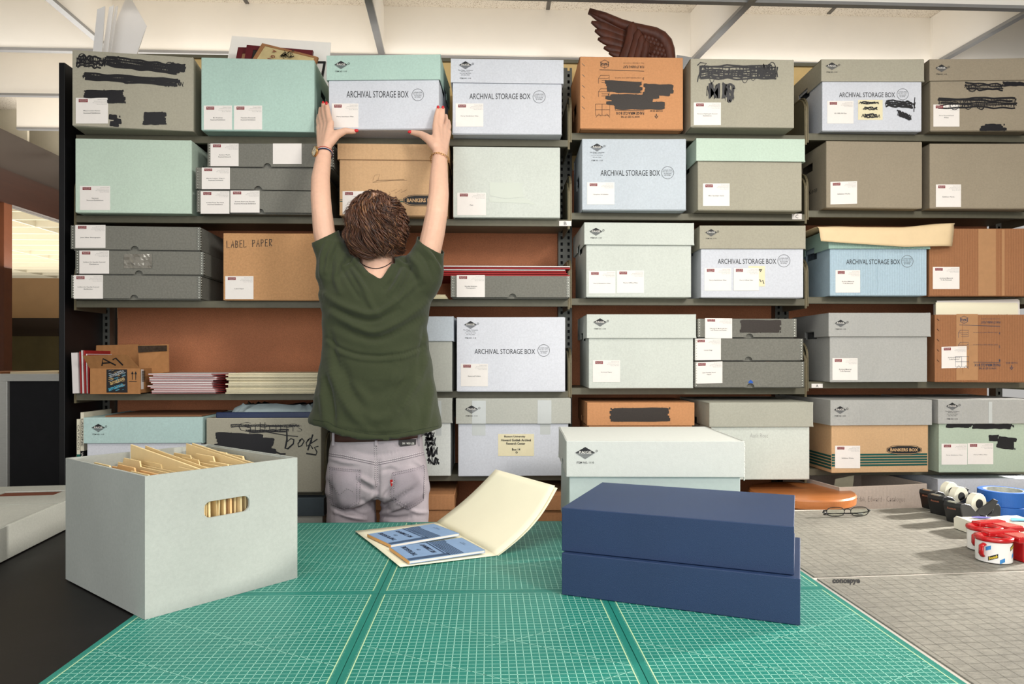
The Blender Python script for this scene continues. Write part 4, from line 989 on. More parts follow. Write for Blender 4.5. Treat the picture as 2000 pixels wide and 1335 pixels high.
for path, wd, y in (([(462, 158), (458, 230), (438, 300), (405, 380)], 74, -.034), ([(494, 205), (488, 260), (468, 320), (446, 390)], 60, -.040), ([(512, 240), (508, 290), (492, 340), (480, 390)], 50, -.045), ([(536, 275), (534, 310), (525, 350), (515, 395)], 46, -.048)):
    mb = MB(); feather(mb, [c3(*p) for p in path], wd/K*YW/F, y, .010); mb.build('feather', WOOD, wg, smooth=True)
mb = MB()
top = [c3(*p) for p in ((212, 60), (300, 92), (400, 138), (470, 162), (540, 180), (600, 196), (640, 218), (668, 250), (684, 292), (692, 345), (694, 420))]
mb.tube([PY(x, y+2, YW)-wo for x, y in top], [.012, .017, .020, .022, .024, .026, .027, .027, .025, .023, .022], 10)
mb.build('leading_edge', WOOD, wg, smooth=True)
mb = MB(); body = [(470, 175), (600, 205), (650, 235), (675, 290), (685, 420), (500, 420), (480, 300)]
mb.prism([PY(*c3(*p), YW-.008)-wo for p in body], (0, .02, 0))
rr = random.Random(8)
for j in range(6):
    for i in range(6):
        x = 545+i*22+(j % 2)*11; y = 215+j*26+i*6
        if x < 672: mb.ell(PY(*c3(x, y), YW-.010)-wo, (.0095, .006, .012), u=10, v=6)
mb.build('wing_body', WOOD, wg, smooth=False)
mb = MB(); q = PY(1255, 110, YW); mb.box(-.06, -.02, 0, .08, .03, .20); o = mb.build('stand', WOOD, wg, bevel=.003)

# ---------------------------------------------------------------- work tables
T = .753
TB = mat('black_table_top', (16, 13, 13), .5, 0, .3, 8, .04, 60, blotch=.15, spec=.25); GT = mat('grey_table_top', (212, 204, 194), .6, 0, .04, 8)
def table(x0, y0, x1, y1, zt, m, label):
    r = empty('work_table', ((x0+x1)/2, (y0+y1)/2, 0), 0, label, 'table'); a, b = (x1-x0)/2, (y1-y0)/2
    mb = MB(); mb.box(-a, -b, zt-.035, a, b, zt); mb.build('tabletop', m, r, bevel=.003)
    for sx in (-1, 1):
        for sy in (-1, 1):
            mb = MB(); mb.box(sx*(a-.05)-.03, sy*(b-.05)-.03, 0, sx*(a-.05)+.03, sy*(b-.05)+.03, zt-.035); mb.build('leg', BLK, r, bevel=.003)
    mb = MB(); mb.box(-a+.08, -b+.03, zt-.12, a-.08, -b+.05, zt-.035); mb.box(-a+.08, b-.05, zt-.12, a-.08, b-.03, zt-.035); mb.build('apron', BLK, r)
    return r
TM = T-.003
table(-2.3, .30, .703, 2.095, TM, TB, 'black-topped work table under the green cutting mats')
table(.7035, .30, 2.5, 2.232, TM, GT, 'work table on the right under the worn grey mats')
MATG = mat('green_mat_vinyl', (34, 124, 110), .45, 0, .05, 25, .12, 900, spec=.35, blotch=.05); MLN = mat('pale_mat_lines', (150, 208, 190), .5, 0, 0, 1, 0); MLB = mat('bright_mat_lines', (196, 226, 176), .5, 0, 0, 1, 0)
XS = [-.662, -.2245, .2345, .702]; YM = [.83-.63, .83, 1.46, 2.088]
names = [['front', 'middle', 'back'][k] for k in range(3)]
for i in range(3):
    for j in range(3):
        if j == 0: continue
        x0, x1, y0, y1 = XS[i]+.0006, XS[i+1]-.0006, YM[j]+.0006, YM[j+1]-.0006; W, L = x1-x0, y1-y0
        r = empty('cutting_mat', ((x0+x1)/2, (y0+y1)/2, TM), 0, 'green gridded cutting mat, %s one of the %s row on the table' % (['left', 'middle', 'right'][i], 'front' if j == 1 else 'back'), 'cutting mat', 'green cutting mats joined on the table')
        mb = MB(); mb.box(-W/2, -L/2, 0, W/2, L/2, T-TM-.0001); zt = T-TM; mb2 = MB()
        def ln(xa, ya, xb, yb, w, mi):
            d = Vector((xb-xa, yb-ya, 0)).normalized(); nn = Vector((-d.y, d.x, 0))*w/2; zz_ = zt+.00005+.00004*mi
            mb2.add([Vector((xa, ya, zz_))+nn, Vector((xb, yb, zz_))+nn, Vector((xb, yb, zz_))-nn, Vector((xa, ya, zz_))-nn], [(0, 3, 2, 1)], mi)
        g = .0127; m_ = .0135; nx = round((W-2*m_)/g); ny = round((L-2*m_)/g); gx = (W-2*m_)/nx; gy = (L-2*m_)/ny; X0, Y0 = -W/2+m_, -L/2+m_
        for k in range(nx+1):
            b_ = k in (0, nx); ln(X0+k*gx, Y0-.003, X0+k*gx, Y0+ny*gy+.003, .0017 if b_ else (.0011 if k % 2 else .0014), 1 if b_ else 0)
        for k in range(ny+1):
            ln(X0, Y0+k*gy, X0+nx*gx, Y0+k*gy, .0011 if k % 2 else .0015, 0)
        for k in range(nx*4):
            l = .004 if k % 4 == 0 else .0025
            for (ya, s_) in ((Y0, -1), (Y0+ny*gy, 1)): ln(X0+k*gx/4, ya, X0+k*gx/4, ya+s_*l, .0006, 0)
        for k in range(ny*4):
            l = .0045 if k % 4 == 0 else .003
            for (xa, s_) in ((X0, -1), (X0+nx*gx, 1)): ln(xa, Y0+k*gy/4, xa+s_*l, Y0+k*gy/4, .0006, 0)
        A, Bm = nx*gx, ny*gy
        ln(X0, Y0+Bm*.84, X0+A, Y0+Bm*.84-A*.577, .0013, 0); ln(X0, Y0+Bm*.58, X0+A*.95, Y0+Bm*.58-A*.95*.577, .0013, 0)
        ln(X0+A*.48, Y0+Bm*.56, X0+A, Y0+Bm*.56+A*.52*.577, .0013, 0); ln(X0, Y0+.0, X0+A, Y0+A*.55, .0013, 0)
        mb.build('mat_sheet', MATG, r, bevel=.0004, seg=1); mb2.build('printed_grid', [MLN, MLB], r, fix=False)
        if j == 2:
            mb = MB(); cx, cy = X0+A*.78, Y0+Bm*.955
            for a in range(8):
                t0 = a*math.pi/4; ribbon(mb, lambda x, y: Vector((x, y, zt+.0002)), [(cx+.014*math.cos(t0+k*.13), cy+.014*math.sin(t0+k*.13)) for k in range(7)], .0016)
                ribbon(mb, lambda x, y: Vector((x, y, zt+.0002)), [(cx+.014*math.cos(t0), cy+.014*math.sin(t0)), (cx+.021*math.cos(t0+.39), cy+.021*math.sin(t0+.39)), (cx+.014*math.cos(t0+.78), cy+.014*math.sin(t0+.78))], .001)
            for k in range(3): ln(cx-.045-.007*k, cy-.014, cx-.045-.007*k, cy+.016-.004*k, .0016, 0)
            mb.build('printed_emblem', MLN, r, fix=False)
# worn grey mats
def grime(name, rgb):
    m = mat(name, rgb, .55, 0, .10, 28, .2, 200, blotch=.13, spec=.4)
    nt = m.node_tree; b = nt.nodes['Principled BSDF']; src = b.inputs['Base Color'].links[0].from_socket
    tc = nt.nodes.new('ShaderNodeTexCoord'); mp = nt.nodes.new('ShaderNodeMapping'); mp.inputs['Scale'].default_value = (6, 13, 1); mp.inputs['Rotation'].default_value = (0, 0, .5)
    n1 = nt.nodes.new('ShaderNodeTexNoise'); n1.inputs['Scale'].default_value = 9; n1.inputs['Detail'].default_value = 12; n1.inputs['Roughness'].default_value = .8
    nt.links.new(tc.outputs['Object'], mp.inputs[0]); nt.links.new(mp.outputs[0], n1.inputs['Vector'])
    r = nt.nodes.new('ShaderNodeMapRange'); r.inputs[1].default_value = .38; r.inputs[2].default_value = .66; r.inputs[3].default_value = .70; r.inputs[4].default_value = 1.16
    nt.links.new(n1.outputs[0], r.inputs[0]); m2 = nt.nodes.new('ShaderNodeVectorMath'); m2.operation = 'SCALE'
    nt.links.new(src, m2.inputs[0]); nt.links.new(r.outputs[0], m2.inputs['Scale']); nt.links.new(m2.outputs[0], b.inputs['Base Color']); return m
GM = grime('worn_grey_mat', (138, 135, 125)); GLN = mat('faded_dark_lines', (112, 109, 100), .6, 0, 0, 1, 0)
ang = math.radians(4.2)
S0 = PZ(1590, 1127, T); Sd = Vector((math.cos(ang), math.sin(ang), 0))
def onl(x, off): p = S0+Sd*((x-S0.x)/Sd.x); return Vector((x, p.y+off, 0))
for nm, o0, o1, lb in (('front', -1.2, -.007, 'worn grey gridded cutting mat nearest the camera, right of the green mats'), ('back', .006, .655, 'worn grey gridded cutting mat at the back, under the eyeglasses and tape dispensers')):
    xa, xb = .712, 2.2
    c = [onl(xa, o0), onl(xb, o0), onl(xb, o1), onl(xa, o1)]; org = (c[0]+c[2])/2; org.z = TM
    r = empty('cutting_mat', org, 0, lb, 'cutting mat')
    mb = MB(); mb.prism([Vector((p.x-org.x, p.y-org.y, 0)) for p in c], (0, 0, T-TM-.0001)); mb.build('mat_sheet', GM, r, bevel=.0005, seg=1)
    mb = MB(); zz_ = T-TM+.0002
    def gl_(p, q, w):
        d = (q-p).normalized(); nn = Vector((-d.y, d.x, 0))*w/2; mb.add([Vector((v.x-org.x, v.y-org.y, zz_)) for v in (p+nn, q+nn, q-nn, p-nn)], [(0, 3, 2, 1)])
    k = 0
    N = Vector((-Sd.y, Sd.x, 0))
    off = o0+.02
    while off < o1-.01: gl_(onl(xa+.01, off), onl(xb-.01, off), .0007); off += .0254
    x = xa+.01
    while x < xb-.01:
        p = onl(x, o0+.01); q = onl(x, o1-.01); q = q-Vector(((o1-o0)*math.tan(ang)*0, 0, 0)); gl_(p, q, .0007); x += .0254
    mb.build('printed_grid', GLN, r, fix=False)
    if nm == 'front':
        mb = MB(); f = lambda x, y: PZ(x, y, T+.0006)-org
        put_text(mb, 'concepye', f, 1626, 1130, 1680, 1141, 0, bold=.04); mb.build('printed_name', INK, r, fix=False)

# ---------------------------------------------------------------- big grey box of folders
BL, BF, BR = PZ(128, 1130, T), PZ(283, 1210, T), PZ(578, 1128, T)
u = (BL-BF); Lb = u.length; u.normalize(); v = Vector((u.y, -u.x, 0)); Wb = .322; Hb = .262
cc_ = BF+u*Lb/2+v*Wb/2
gb = empty('open_archive_box', (cc_.x, cc_.y, T), math.atan2(v.y, v.x), 'large open grey archival box full of manila folders, on the table in the left foreground', 'box')
# local x along v (short side, front right face at y=-L/2), local y along u
GB = mat('pale_grey_box_board', (166, 170, 164), .85, 0, .05, 160, .1, 700, spec=.2, blotch=.05)
t = .006; a, b = Wb/2, Lb/2
mb = MB()
for sy in (-1, 1): panel(mb, (-a, sy*b, 0), (1, 0, 0), (0, 0, 1), (0, -sy, 0), [0, .112+.0, .208+.0, Wb], [0, .165, .197, Hb], [(1, 1)], t)
for sx in (-1, 1): mb.box(sx*a, -b+t, 0, sx*(a-t), b-t, Hb)
mb.box(-a+t, -b+t, 0, a-t, b-t, t)
for sy in (-1, 1):
    for (sx_, sz_, x_, z_) in ((1, 1, -a+.112, .165), (-1, 1, -a+.208, .165), (1, -1, -a+.112, .197), (-1, -1, -a+.208, .197)):
        R_ = .013; pl = [(x_, z_)]+[(x_+sx_*R_*(1-math.sin(k*math.pi/10)), z_+sz_*R_*(1-math.cos(k*math.pi/10))) for k in range(6)]
        mb.prism([(p_[0], sy*(b-.0002), p_[1]) for p_ in pl], (0, -sy*(t-.0004), 0))
mb.build('body', GB, gb, bevel=.0022, seg=3)
mb = MB(); 
for sx in (-1, 1): mb.box(sx*(a-t), -b+t+.001, Hb-.035, sx*(a-t-.003), b-t-.001, Hb-.002)
mb.build('fold_over_rim', GB, gb, bevel=.001)
rr = random.Random(11); x = -a+.016; i = 0
while x < a-.018:
    hgt = rr.uniform(.232, .252); 
    if i in (3, 4): hgt = .246
    if i in (11, 12, 13): hgt = .274-.004*(i-11)
    if i in (22, 23): hgt = .266
    y0, y1 = -b+.012+rr.uniform(0, .012), b-.012-rr.uniform(0, .02)
    tab = rr.random(); tl = .09; ty = y0+(y1-y0-tl)*tab
    mb = MB(); pr = [(y0, 0), (y1, 0), (y1, hgt-.012), (ty+tl, hgt-.012), (ty+tl-.006, hgt), (ty+.006, hgt), (ty, hgt-.012), (y0, hgt-.012)]
    if i in (11, 12, 13, 22, 23): pr = [(y0, 0), (y1, 0), (y1, hgt), (y0, hgt-.028)]
    th_ = .0018+rr.random()*.003
    mb.prism([(0, y, z_) for y, z_ in pr], (th_, 0, 0))
    lx = gb.matrix_world
    R = Matrix.Rotation(math.atan2(v.y, v.x), 4, 'Z')
    p = Vector((cc_.x, cc_.y, T))+R @ Vector((x, 0, t+.0005))
    o = mb.build('file_folder', MANILA2 if i in (4, 5, 6, 15) else MANILA, loc=p, bevel=.0003, seg=1); o.rotation_euler = (0, rr.uniform(-.035, .035), math.atan2(v.y, v.x))
    tag(o, 'manila file folder standing in the large open grey box', 'folder', 'manila folders in the large open box')
    x += th_+.0045+rr.random()*.0065; i += 1
# ---------------------------------------------------------------- flat grey box, left edge
q0, q1 = PZ(0, 1099, T), PZ(124, 1036, T); dv = (q1-q0).normalized(); L_ = 1.02; nv = Vector((-dv.y, dv.x, 0))
o0 = q0-dv*.42; HB = .08
cbx = empty('flat_archive_box', tuple(o0), math.atan2(dv.y, dv.x), 'long flat grey archival box with a hand slot, at the left edge of the table', 'box')
mb = MB(); mb.box(0, .003, 0, L_, .45, HB-.004); mb.build('tray', GREYL, cbx, bevel=.002)
mb = MB(); mb.box(-.001, 0, .0, L_+.002, .003, HB); mb.box(-.001, .003, HB-.004, .72, .452, HB); panel(mb, (.72, .003, HB-.0035), (1, 0, 0), (0, 1, 0), (0, 0, 1), [0, .13, .205, L_-.72], [0, .075, .24, .449], [(1, 1)], .0035); mb.build('lid', GREYL, cbx, bevel=.0012)
mb = MB(); mb.box(.852, .080, HB-.0042, .923, .241, HB-.0037); mb.build('hand_slot', mat('brown_slot', (110, 52, 28), .7), cbx)

# ---------------------------------------------------------------- manila folder with booklets
A_, B_, E_, G_ = (PZ(*p, T) for p in ((852, 1020), (971, 1085), (782, 1111), (693, 1040)))
C_, D_ = PY(1084, 948, 1.845), PY(968, 916, 2.018)
fo = empty('open_folder', (A_+B_)/2, 0, 'open pale manila folder with a raised leaf, holding two blue booklets', 'folder'); oo = Vector(fo.location)
def leaf(P0, P1, P2, P3, curl, nrm, name):
    n = 12; V = []
    for i in range(n+1):
        for j in range(n+1):
            s_, t_ = i/n, j/n
            p = (P0*(1-s_)+P1*s_)*(1-t_)+(P3*(1-s_)+P2*s_)*t_
            V.append(p-oo+Vector(nrm)*curl(s_, t_))
    mb = MB(); mb.add(V, [(i*(n+1)+j, (i+1)*(n+1)+j, (i+1)*(n+1)+j+1, i*(n+1)+j+1) for i in range(n) for j in range(n)])
    o = mb.build(name, MANILAO, fo, smooth=True, fix=False); s_ = o.modifiers.new('s', 'SOLIDIFY'); s_.thickness = .0006; s_.offset = 0
up = Vector((0, 0, .0012))
leaf(A_+up, B_+up, E_+up, G_+up, lambda s_, t_: .006*math.sin(math.pi*t_)*0+.010*max(0, t_-.55)*math.sin(math.pi*s_)**2*.3+(.004*t_ if s_ < .9 else .004*t_), (0, 0, 1), 'bottom_leaf')
nl = (B_-A_).cross(D_-A_).normalized()
leaf(A_+up, B_+up, C_, D_, lambda s_, t_: -.018*math.sin(math.pi*t_)*(.4+.6*s_), tuple(nl), 'raised_leaf')
leaf(A_+up-nl*.003, B_+up-nl*.003, C_-nl*.004+Vector((.004, 0, -.004)), D_-nl*.004, lambda s_, t_: -.018*math.sin(math.pi*t_)*(.4+.6*s_), tuple(nl), 'folder_sheet')
BKB = mat('blue_booklet_cover', (136, 166, 204), .6, 0, .04, 60); BKD = mat('slate_booklet_print', (64, 88, 120), .6, 0, .03, 60); BKE = mat('tan_page_edge', (214, 160, 98), .7); NAVY = mat('navy_print', (20, 34, 62), .6, 0, 0, 1, 0)
for i, (n1, n2, n3, n4) in enumerate((((722, 1042), (759, 1064), (893, 1043), (851, 1020)), ((762, 1067), (798, 1096), (945, 1075), (904, 1048)))):
    zb = T+.008; hh = .007
    P = [PZ(*p, zb+hh) for p in (n1, n2, n3, n4)]; c = sum(P, Vector())/4
    ux = ((P[2]-P[1])+(P[3]-P[0])).normalized(); uy = Vector((-ux.y, ux.x, 0)); Lx = ((P[2]-P[1]).length+(P[3]-P[0]).length)/2; Ly = .135
    r = empty('booklet', (c.x, c.y, zb), math.atan2(ux.y, ux.x), 'blue booklet on the folder, %s' % ('the one nearer the shelves' if i == 0 else 'the one nearer the camera'), 'booklet', 'blue booklets on the open folder')
    a, b = Lx/2, Ly/2
    mb = MB(); mb.box(-a+.001, -b+.001, .0008, a, b-.001, hh-.0008, 0); mb.build('pages', PAPER, r)
    mb = MB(); mb.box(-a-.0012, -b, 0, -a+.0012, b, hh); mb.build('spine_tape', BKE, r, bevel=.0004)
    mb = MB(); mb.box(-a, -b, 0, a, b, .0008); mb.box(-a, -b, hh-.0008, a, b, hh); mb.box(a-.0006, -b, 0, a, b, hh)
    mb.build('cover', BKB, r)
    mb = MB(); q = lambda x0, y0, x1, y1: mb.add([(x0, y0, hh+.0003), (x1, y0, hh+.0003), (x1, y1, hh+.0003), (x0, y1, hh+.0003)], [(0, 1, 2, 3)])
    q(-a+.002, -b+.002, a-.09, -b+.020)
    for k in range(7): q(a-.092+k*.0055, -b+.001, a-.092+k*.0055+.0038, b-.001)
    q(a-.10, -b+.02, a-.095, b); q(a-.054, b-.020, a-.05, b-.001); 
    mb.build('printed_bands', BKD, r, fix=False)
    mb = MB(); f = lambda x, y: Vector((y, x, hh+.0005))   # text runs away from the camera, tops to the left
    for (s_, xa, w_, h_) in (('THE PLEASURE', -a+.030, .088, .013), ('OF', -a+.054, .014, .008), ('HIS COMPANY', -a+.078, .084, .013), ('by Samuel Taylor', -a+.105, .05, .004), ('with Cornelia Otis', -a+.114, .05, .004), ('rehearsal', a-.024, .03, .003), ('copy', a-.018, .02, .003)):
        put_text(mb, s_, f, .012-w_/2, xa-h_/2, .012+w_/2, xa+h_/2, 0, bold=.03 if h_ > .01 else 0)
    mb.build('printed_title', NAVY, r, fix=False)

# ---------------------------------------------------------------- navy clamshell boxes
def clam(label, FLp, FRp, z0, h, d, skew=0):
    P, Q = PZ(*FLp, z0 if z0 > T+.01 else T), PZ(*FRp, z0 if z0 > T+.01 else T); ux = (Q-P).normalized(); ny_ = Vector((-ux.y, ux.x, 0)); w = (Q-P).length
    c = P+ux*w/2+ny_*d/2
    r = empty('clamshell_box', (c.x, c.y, z0), math.atan2(ux.y, ux.x), label, 'box'); a, b = w/2, d/2
    mb = MB(); mb.prism([(-a, -b, 0), (-a, b, 0), (-a, b, .003), (-a, -b+.004, .003), (-a, -b+.004, h-.003), (-a, b, h-.003), (-a, b, h), (-a, -b, h)], (2*a, 0, 0)); mb.build('cover', BLUEC, r, bevel=.0018, seg=3)
    mb = MB(); mb.box(-a+.006, -b+.0045, .0032, a-.006, b-.006, h-.0035); mb.build('tray', BLUEC, r, bevel=.002)
    mb = MB()
    for sx in (-1, 1): mb.box(sx*(a-.0058), -b+.012, .004, sx*(a-.0015), b-.004, h-.004)
    mb.build('side_wall', BLUEC, r, bevel=.0015)
    return r
clam('lower navy cloth clamshell box, on the green cutting mat', (1097, 1161), (1563, 1222), T+.0006, .084, .315)
clam('upper navy cloth clamshell box, stacked on the other one', (1097, 1075), (1551, 1123), T+.0855, .088, .322)

# ---------------------------------------------------------------- white lidded box behind them
P_, Q_ = PY(1112, 865, 1.86), PY(1446, 865, 1.84); B = Bx('archive_box', 'white archive box with rough-edged lid, on the table behind the navy boxes', 'box', 1112, 1446, 863, T+.0005, 1.86, 1.84, .37)
WB = mat('bright_white_board', (204, 207, 201), .8, 0, .03, 100, .15, 300)
B.body(mat('pale_mint_white_board', (190, 202, 198), .8, 0, .03, 100, .1, 400)).lid(WB, 930, o=.006).onlid().logo(1143, 884, 40)
mb = MB(); rr = random.Random(6)
for k in range(60):
    y = -B.d/2+.01+k*(B.d-.02)/60; mb.ell((B.w/2+.0085, y, B.h+.002), (.0018, .004, .0016+.002*rr.random()), u=6, v=4)
for k in range(22): mb.ell((B.w/2+.0085, -B.d/2-.005+rr.uniform(-.001, .001), B.h-.004-k*.0044), (.002, .0018, .003), u=6, v=4)
mb.build('torn_edge', WB, B.root, fix=False)

# ---------------------------------------------------------------- stool
sc = PY(1561, 957, 2.40); zs = CH-.455
st = empty('wooden_stool', (PY(1561, 957, 2.44).x, 2.425, 0), 0, 'round orange-brown wooden stool behind the right-hand table', 'stool')
OW = mat('orange_stained_wood', (176, 108, 58), .35, 0, .14, 7, .05, 40, stretch=(1, 6, 6), spec=.5)
mb = MB(); mb.lathe([(.0, zs-.036), (.164, zs-.036), (.172, zs-.030), (.174, zs-.006), (.170, zs-.0005), (.168, zs), (0, zs)], (0, 0, 0), 128); mb.build('seat', OW, st)
for k in range(4):
    a = k*math.pi/2+.78; mb = MB(); mb.tube([(.11*math.cos(a), .11*math.sin(a), zs-.045), (.17*math.cos(a), .17*math.sin(a), .0)], [.018, .015], 12); mb.build('leg', OW, st, smooth=True)
mb = MB(); mb.tube([(.15*math.cos(k*.393+.0), .15*math.sin(k*.393), .25) for k in range(17)], .008, 8, caps=False); mb.build('foot_ring', OW, st, smooth=True)

# ---------------------------------------------------------------- eyeglasses
Yg = 2.115; g0 = PY(1655, 1012, Yg); gg = empty('eyeglasses', (g0.x, Yg, T), math.radians(2), 'black-framed eyeglasses folded upright on the worn grey mat', 'eyeglasses')
GF = mat('black_glasses_frame', (18, 18, 20), .25, 0, 0, 1, 0); LG = bpy.data.materials.new('lens_glass'); LG.use_nodes = True; b = LG.node_tree.nodes['Principled BSDF']; b.inputs['Transmission Weight'].default_value = 1; b.inputs['IOR'].default_value = 1.15; b.inputs['Roughness'].default_value = 0; b.inputs['Base Color'].default_value = (.86, .9, .84, 1)
b.inputs['Coat Weight'].default_value = .6
for cx, ry in ((-.037, 0), (.038, 0)):
    q = [(cx+.0275*math.copysign(abs(math.cos(a))**.75, math.cos(a)), 0, .0155+.0135*math.copysign(abs(math.sin(a))**.8, math.sin(a))) for a in [2*math.pi*k/32 for k in range(33)]]
    mb = MB(); mb.tube(q, .0012, 6, caps=False); mb.build('rim', GF, gg, smooth=True)
    mb = MB(); mb.add([Vector(p)+Vector((0, -.0008, 0)) for p in q[:-1]]+[Vector(p)+Vector((0, .0008, 0)) for p in q[:-1]], [tuple(range(32)), tuple(reversed(range(32, 64)))]+[(k, 32+k, 32+(k+1) % 32, (k+1) % 32) for k in range(32)]); mb.build('lens', LG, gg)
mb = MB(); mb.tube([(-.010, 0, .019), (-.005, 0, .023), (.005, 0, .023), (.011, 0, .019)], .0014, 6); mb.build('bridge', GF, gg, smooth=True)
for sx, z_ in ((-1, .0), (1, .0)):
    mb = MB(); mb.tube([(sx*.064, .0, .020), (sx*.072, .003, .018), (sx*.071, .010, .012), (sx*.05, .016, .0075), (-sx*.03, .022+.004*sx, .005), (-sx*.06, .024+.004*sx, .0025)], [.0022, .0026, .002, .0016, .0016, .0022], 8); mb.build('temple', GF, gg, smooth=True)

# ---------------------------------------------------------------- tape dispensers
DB = mat('black_dispenser_plastic', (26, 27, 29), .38, 0, .05, 60, .1, 500, spec=.5); TW = mat('matt_tape_roll', (228, 224, 204), .5, 0, .03, 30)
prof = [(-.075, .0), (.062, .0), (.074, .012), (.076, .040), (.066, .052), (.052, .050), (.040, .028), (.018, .020), (-.008, .022), (-.024, .034), (-.048, .056), (-.070, .062), (-.086, .060), (-.088, .050)]
def dispenser(x, y, rz, label):
    r = empty('tape_dispenser', (x, y, T), rz, label, 'tape dispenser', 'black desk tape dispensers')
    mb = MB(); mb.prism([(px_, -.028, pz_) for px_, pz_ in prof], (0, .056, 0)); mb.build('body', DB, r, bevel=.003, seg=3)
    for sy in (-1, 1):
        mb = MB(); mb.prism([(-.03, sy*.028, .030), (.012, sy*.028, .018), (.050, sy*.028, .040), (.064, sy*.028, .060), (.045, sy*.028, .068), (.012, sy*.028, .052), (-.012, sy*.028, .044)], (0, -sy*.004, 0)); mb.build('cheek', DB, r, bevel=.0015)
    R = Matrix.Rotation(math.pi/2, 4, 'X')
    mb = MB(); mb.lathe([(.013, -.0095), (.030, -.0095), (.030, .0095), (.013, .0095)], (.010, 0, .052), 40, M=R, closed=True); mb.build('tape_roll', TW, r, bevel=.001)
    mb = MB(); mb.lathe([(.0, -.012), (.0128, -.012), (.0128, .012), (0, .012)], (.010, 0, .052), 28, M=R); mb.build('hub', BLK, r, fix=False)
    mb = MB(); mb.box(-.088, -.013, .060, -.078, .013, .0635); mb.build('cutter', RIV, r)
    mb = MB(); f = lambda x_, y_: Vector((-.0882+(.0), x_, y_))
    put_text(mb, 'Scotch', lambda a, b_: Vector((-.0862-.0015*0+(.05-b_)*-.25+.0-.0012, -a, b_)), -.014, .046, .014, .041, 0, bold=.02)
    mb.build('lettering', mat('brown_print', (140, 84, 60), .6, 0, 0, 1, 0), r, fix=False)
for (px_, py_, lb) in ((1890, 1021, 'black desk tape dispenser nearest the camera in the row of three'), (1856, 1005, 'black desk tape dispenser in the middle of the row of three'), (1838, 994, 'black desk tape dispenser at the back of the row of three, by the grey carton')):
    p = PZ(px_, py_, T); dispenser(p.x+.035, p.y+.025, math.radians(18), lb)
# ---------------------------------------------------------------- tape rolls, packet and packing tape guns
MT = mat('cream_masking_tape', (222, 206, 160), .6, 0, .05, 40, .1, 200); CORE = mat('brown_card_core', (118, 66, 44), .7, 0, .1, 30); BT = mat('blue_painters_tape', (36, 92, 168), .55, 0, .05, 60, .12, 200); GCORE = mat('grey_marbled_core', (170, 172, 164), .6, 0, .3, 60)
def roll(p, R, ri, h, m, core, label, cat='tape roll'):
    r = empty('tape_roll', p, 0, label, cat)
    mb = MB(); mb.lathe([(ri+.003, 0), (R, 0), (R, h), (ri+.003, h)], (0, 0, 0), 64, closed=True); mb.build('tape', m, r, bevel=.001)
    mb = MB(); mb.lathe([(ri, 0), (ri+.0028, 0), (ri+.0028, h), (ri, h)], (0, 0, 0), 64, closed=True); mb.build('core', core, r)
    return r
p = PZ(1990, 985, T); r = roll((p.x+.012, 2.125, T), .083, .055, .048, MT, CORE, 'cream masking tape roll lying flat behind the blue tape')
mb = MB()
for k in range(3): 
    a0 = -1.9+k*.55; mb.add([(.0834*math.cos(a0+.25*i/4), .0834*math.sin(a0+.25*i/4), z_) for z_ in (.008, .040) for i in range(5)], [(i, i+1, i+6, i+5) for i in range(4)], k % 2)
mb.build('wrapper_label', [mat('pale_blue_print', (150, 172, 206), .5), PAPER], r, fix=False)
p = PZ(1988, 1012, T); 
r1 = roll((p.x-.004, p.y+.062, T), .068, .040, .030, BT, GCORE, 'lower roll of blue painters tape in the pair')
r2 = roll((p.x+.004, p.y+.066, T+.0303), .068, .050, .044, BT, GCORE, 'upper roll of blue painters tape, partly used')
# white packet
a, b_ = PZ(1903, 1046, T), PZ(2030, 1046, T)
pk = empty('tape_packet', ((a.x+b_.x)/2, a.y+.045, T), 0, 'white paper packet with blue print lying behind the red packing tape dispensers', 'packet'); w_ = (b_.x-a.x)/2
mb = MB(); rr = random.Random(9); rings = []
for i in range(13):
    x = -w_+2*w_*i/12; j = lambda: rr.uniform(-.001, .001); e_ = .006 if i in (0, 12) else 0
    rings.append([(x, -.045+e_+j(), .001), (x, .045-e_, .001), (x, .047-e_+j(), .03+j()), (x, .03, .036+j()*2), (x, -.03, .037+j()*2), (x, -.046+e_+j(), .034+j())])
mb.rings(rings); mb.build('wrapper', mat('white_packet_paper', (232, 228, 212), .5, 0, .02, 20, .2, 40), pk, bevel=.001)
mb = MB()
ph = [(-.03, 0), (-.02, .012), (.0, .016), (.02, .010), (.035, 0), (.015, -.008), (-.012, -.010)]
mb.add([(x-.035, y-.0, .0392) for x, y in ph], [tuple(range(7))], 0); mb.add([(.02, -.04, .0392), (.09, -.04, .0392), (.09, -.02, .0392), (.04, -.005, .0392)], [(0, 1, 2, 3)], 1)
mb.build('printed_shapes', [mat('violet_print', (72, 66, 140), .6), mat('sky_print', (80, 150, 206), .6)], pk, fix=False)
REDP = mat('glossy_red_plastic', (178, 16, 22), .22, 0, .03, 20, 0, spec=.6)
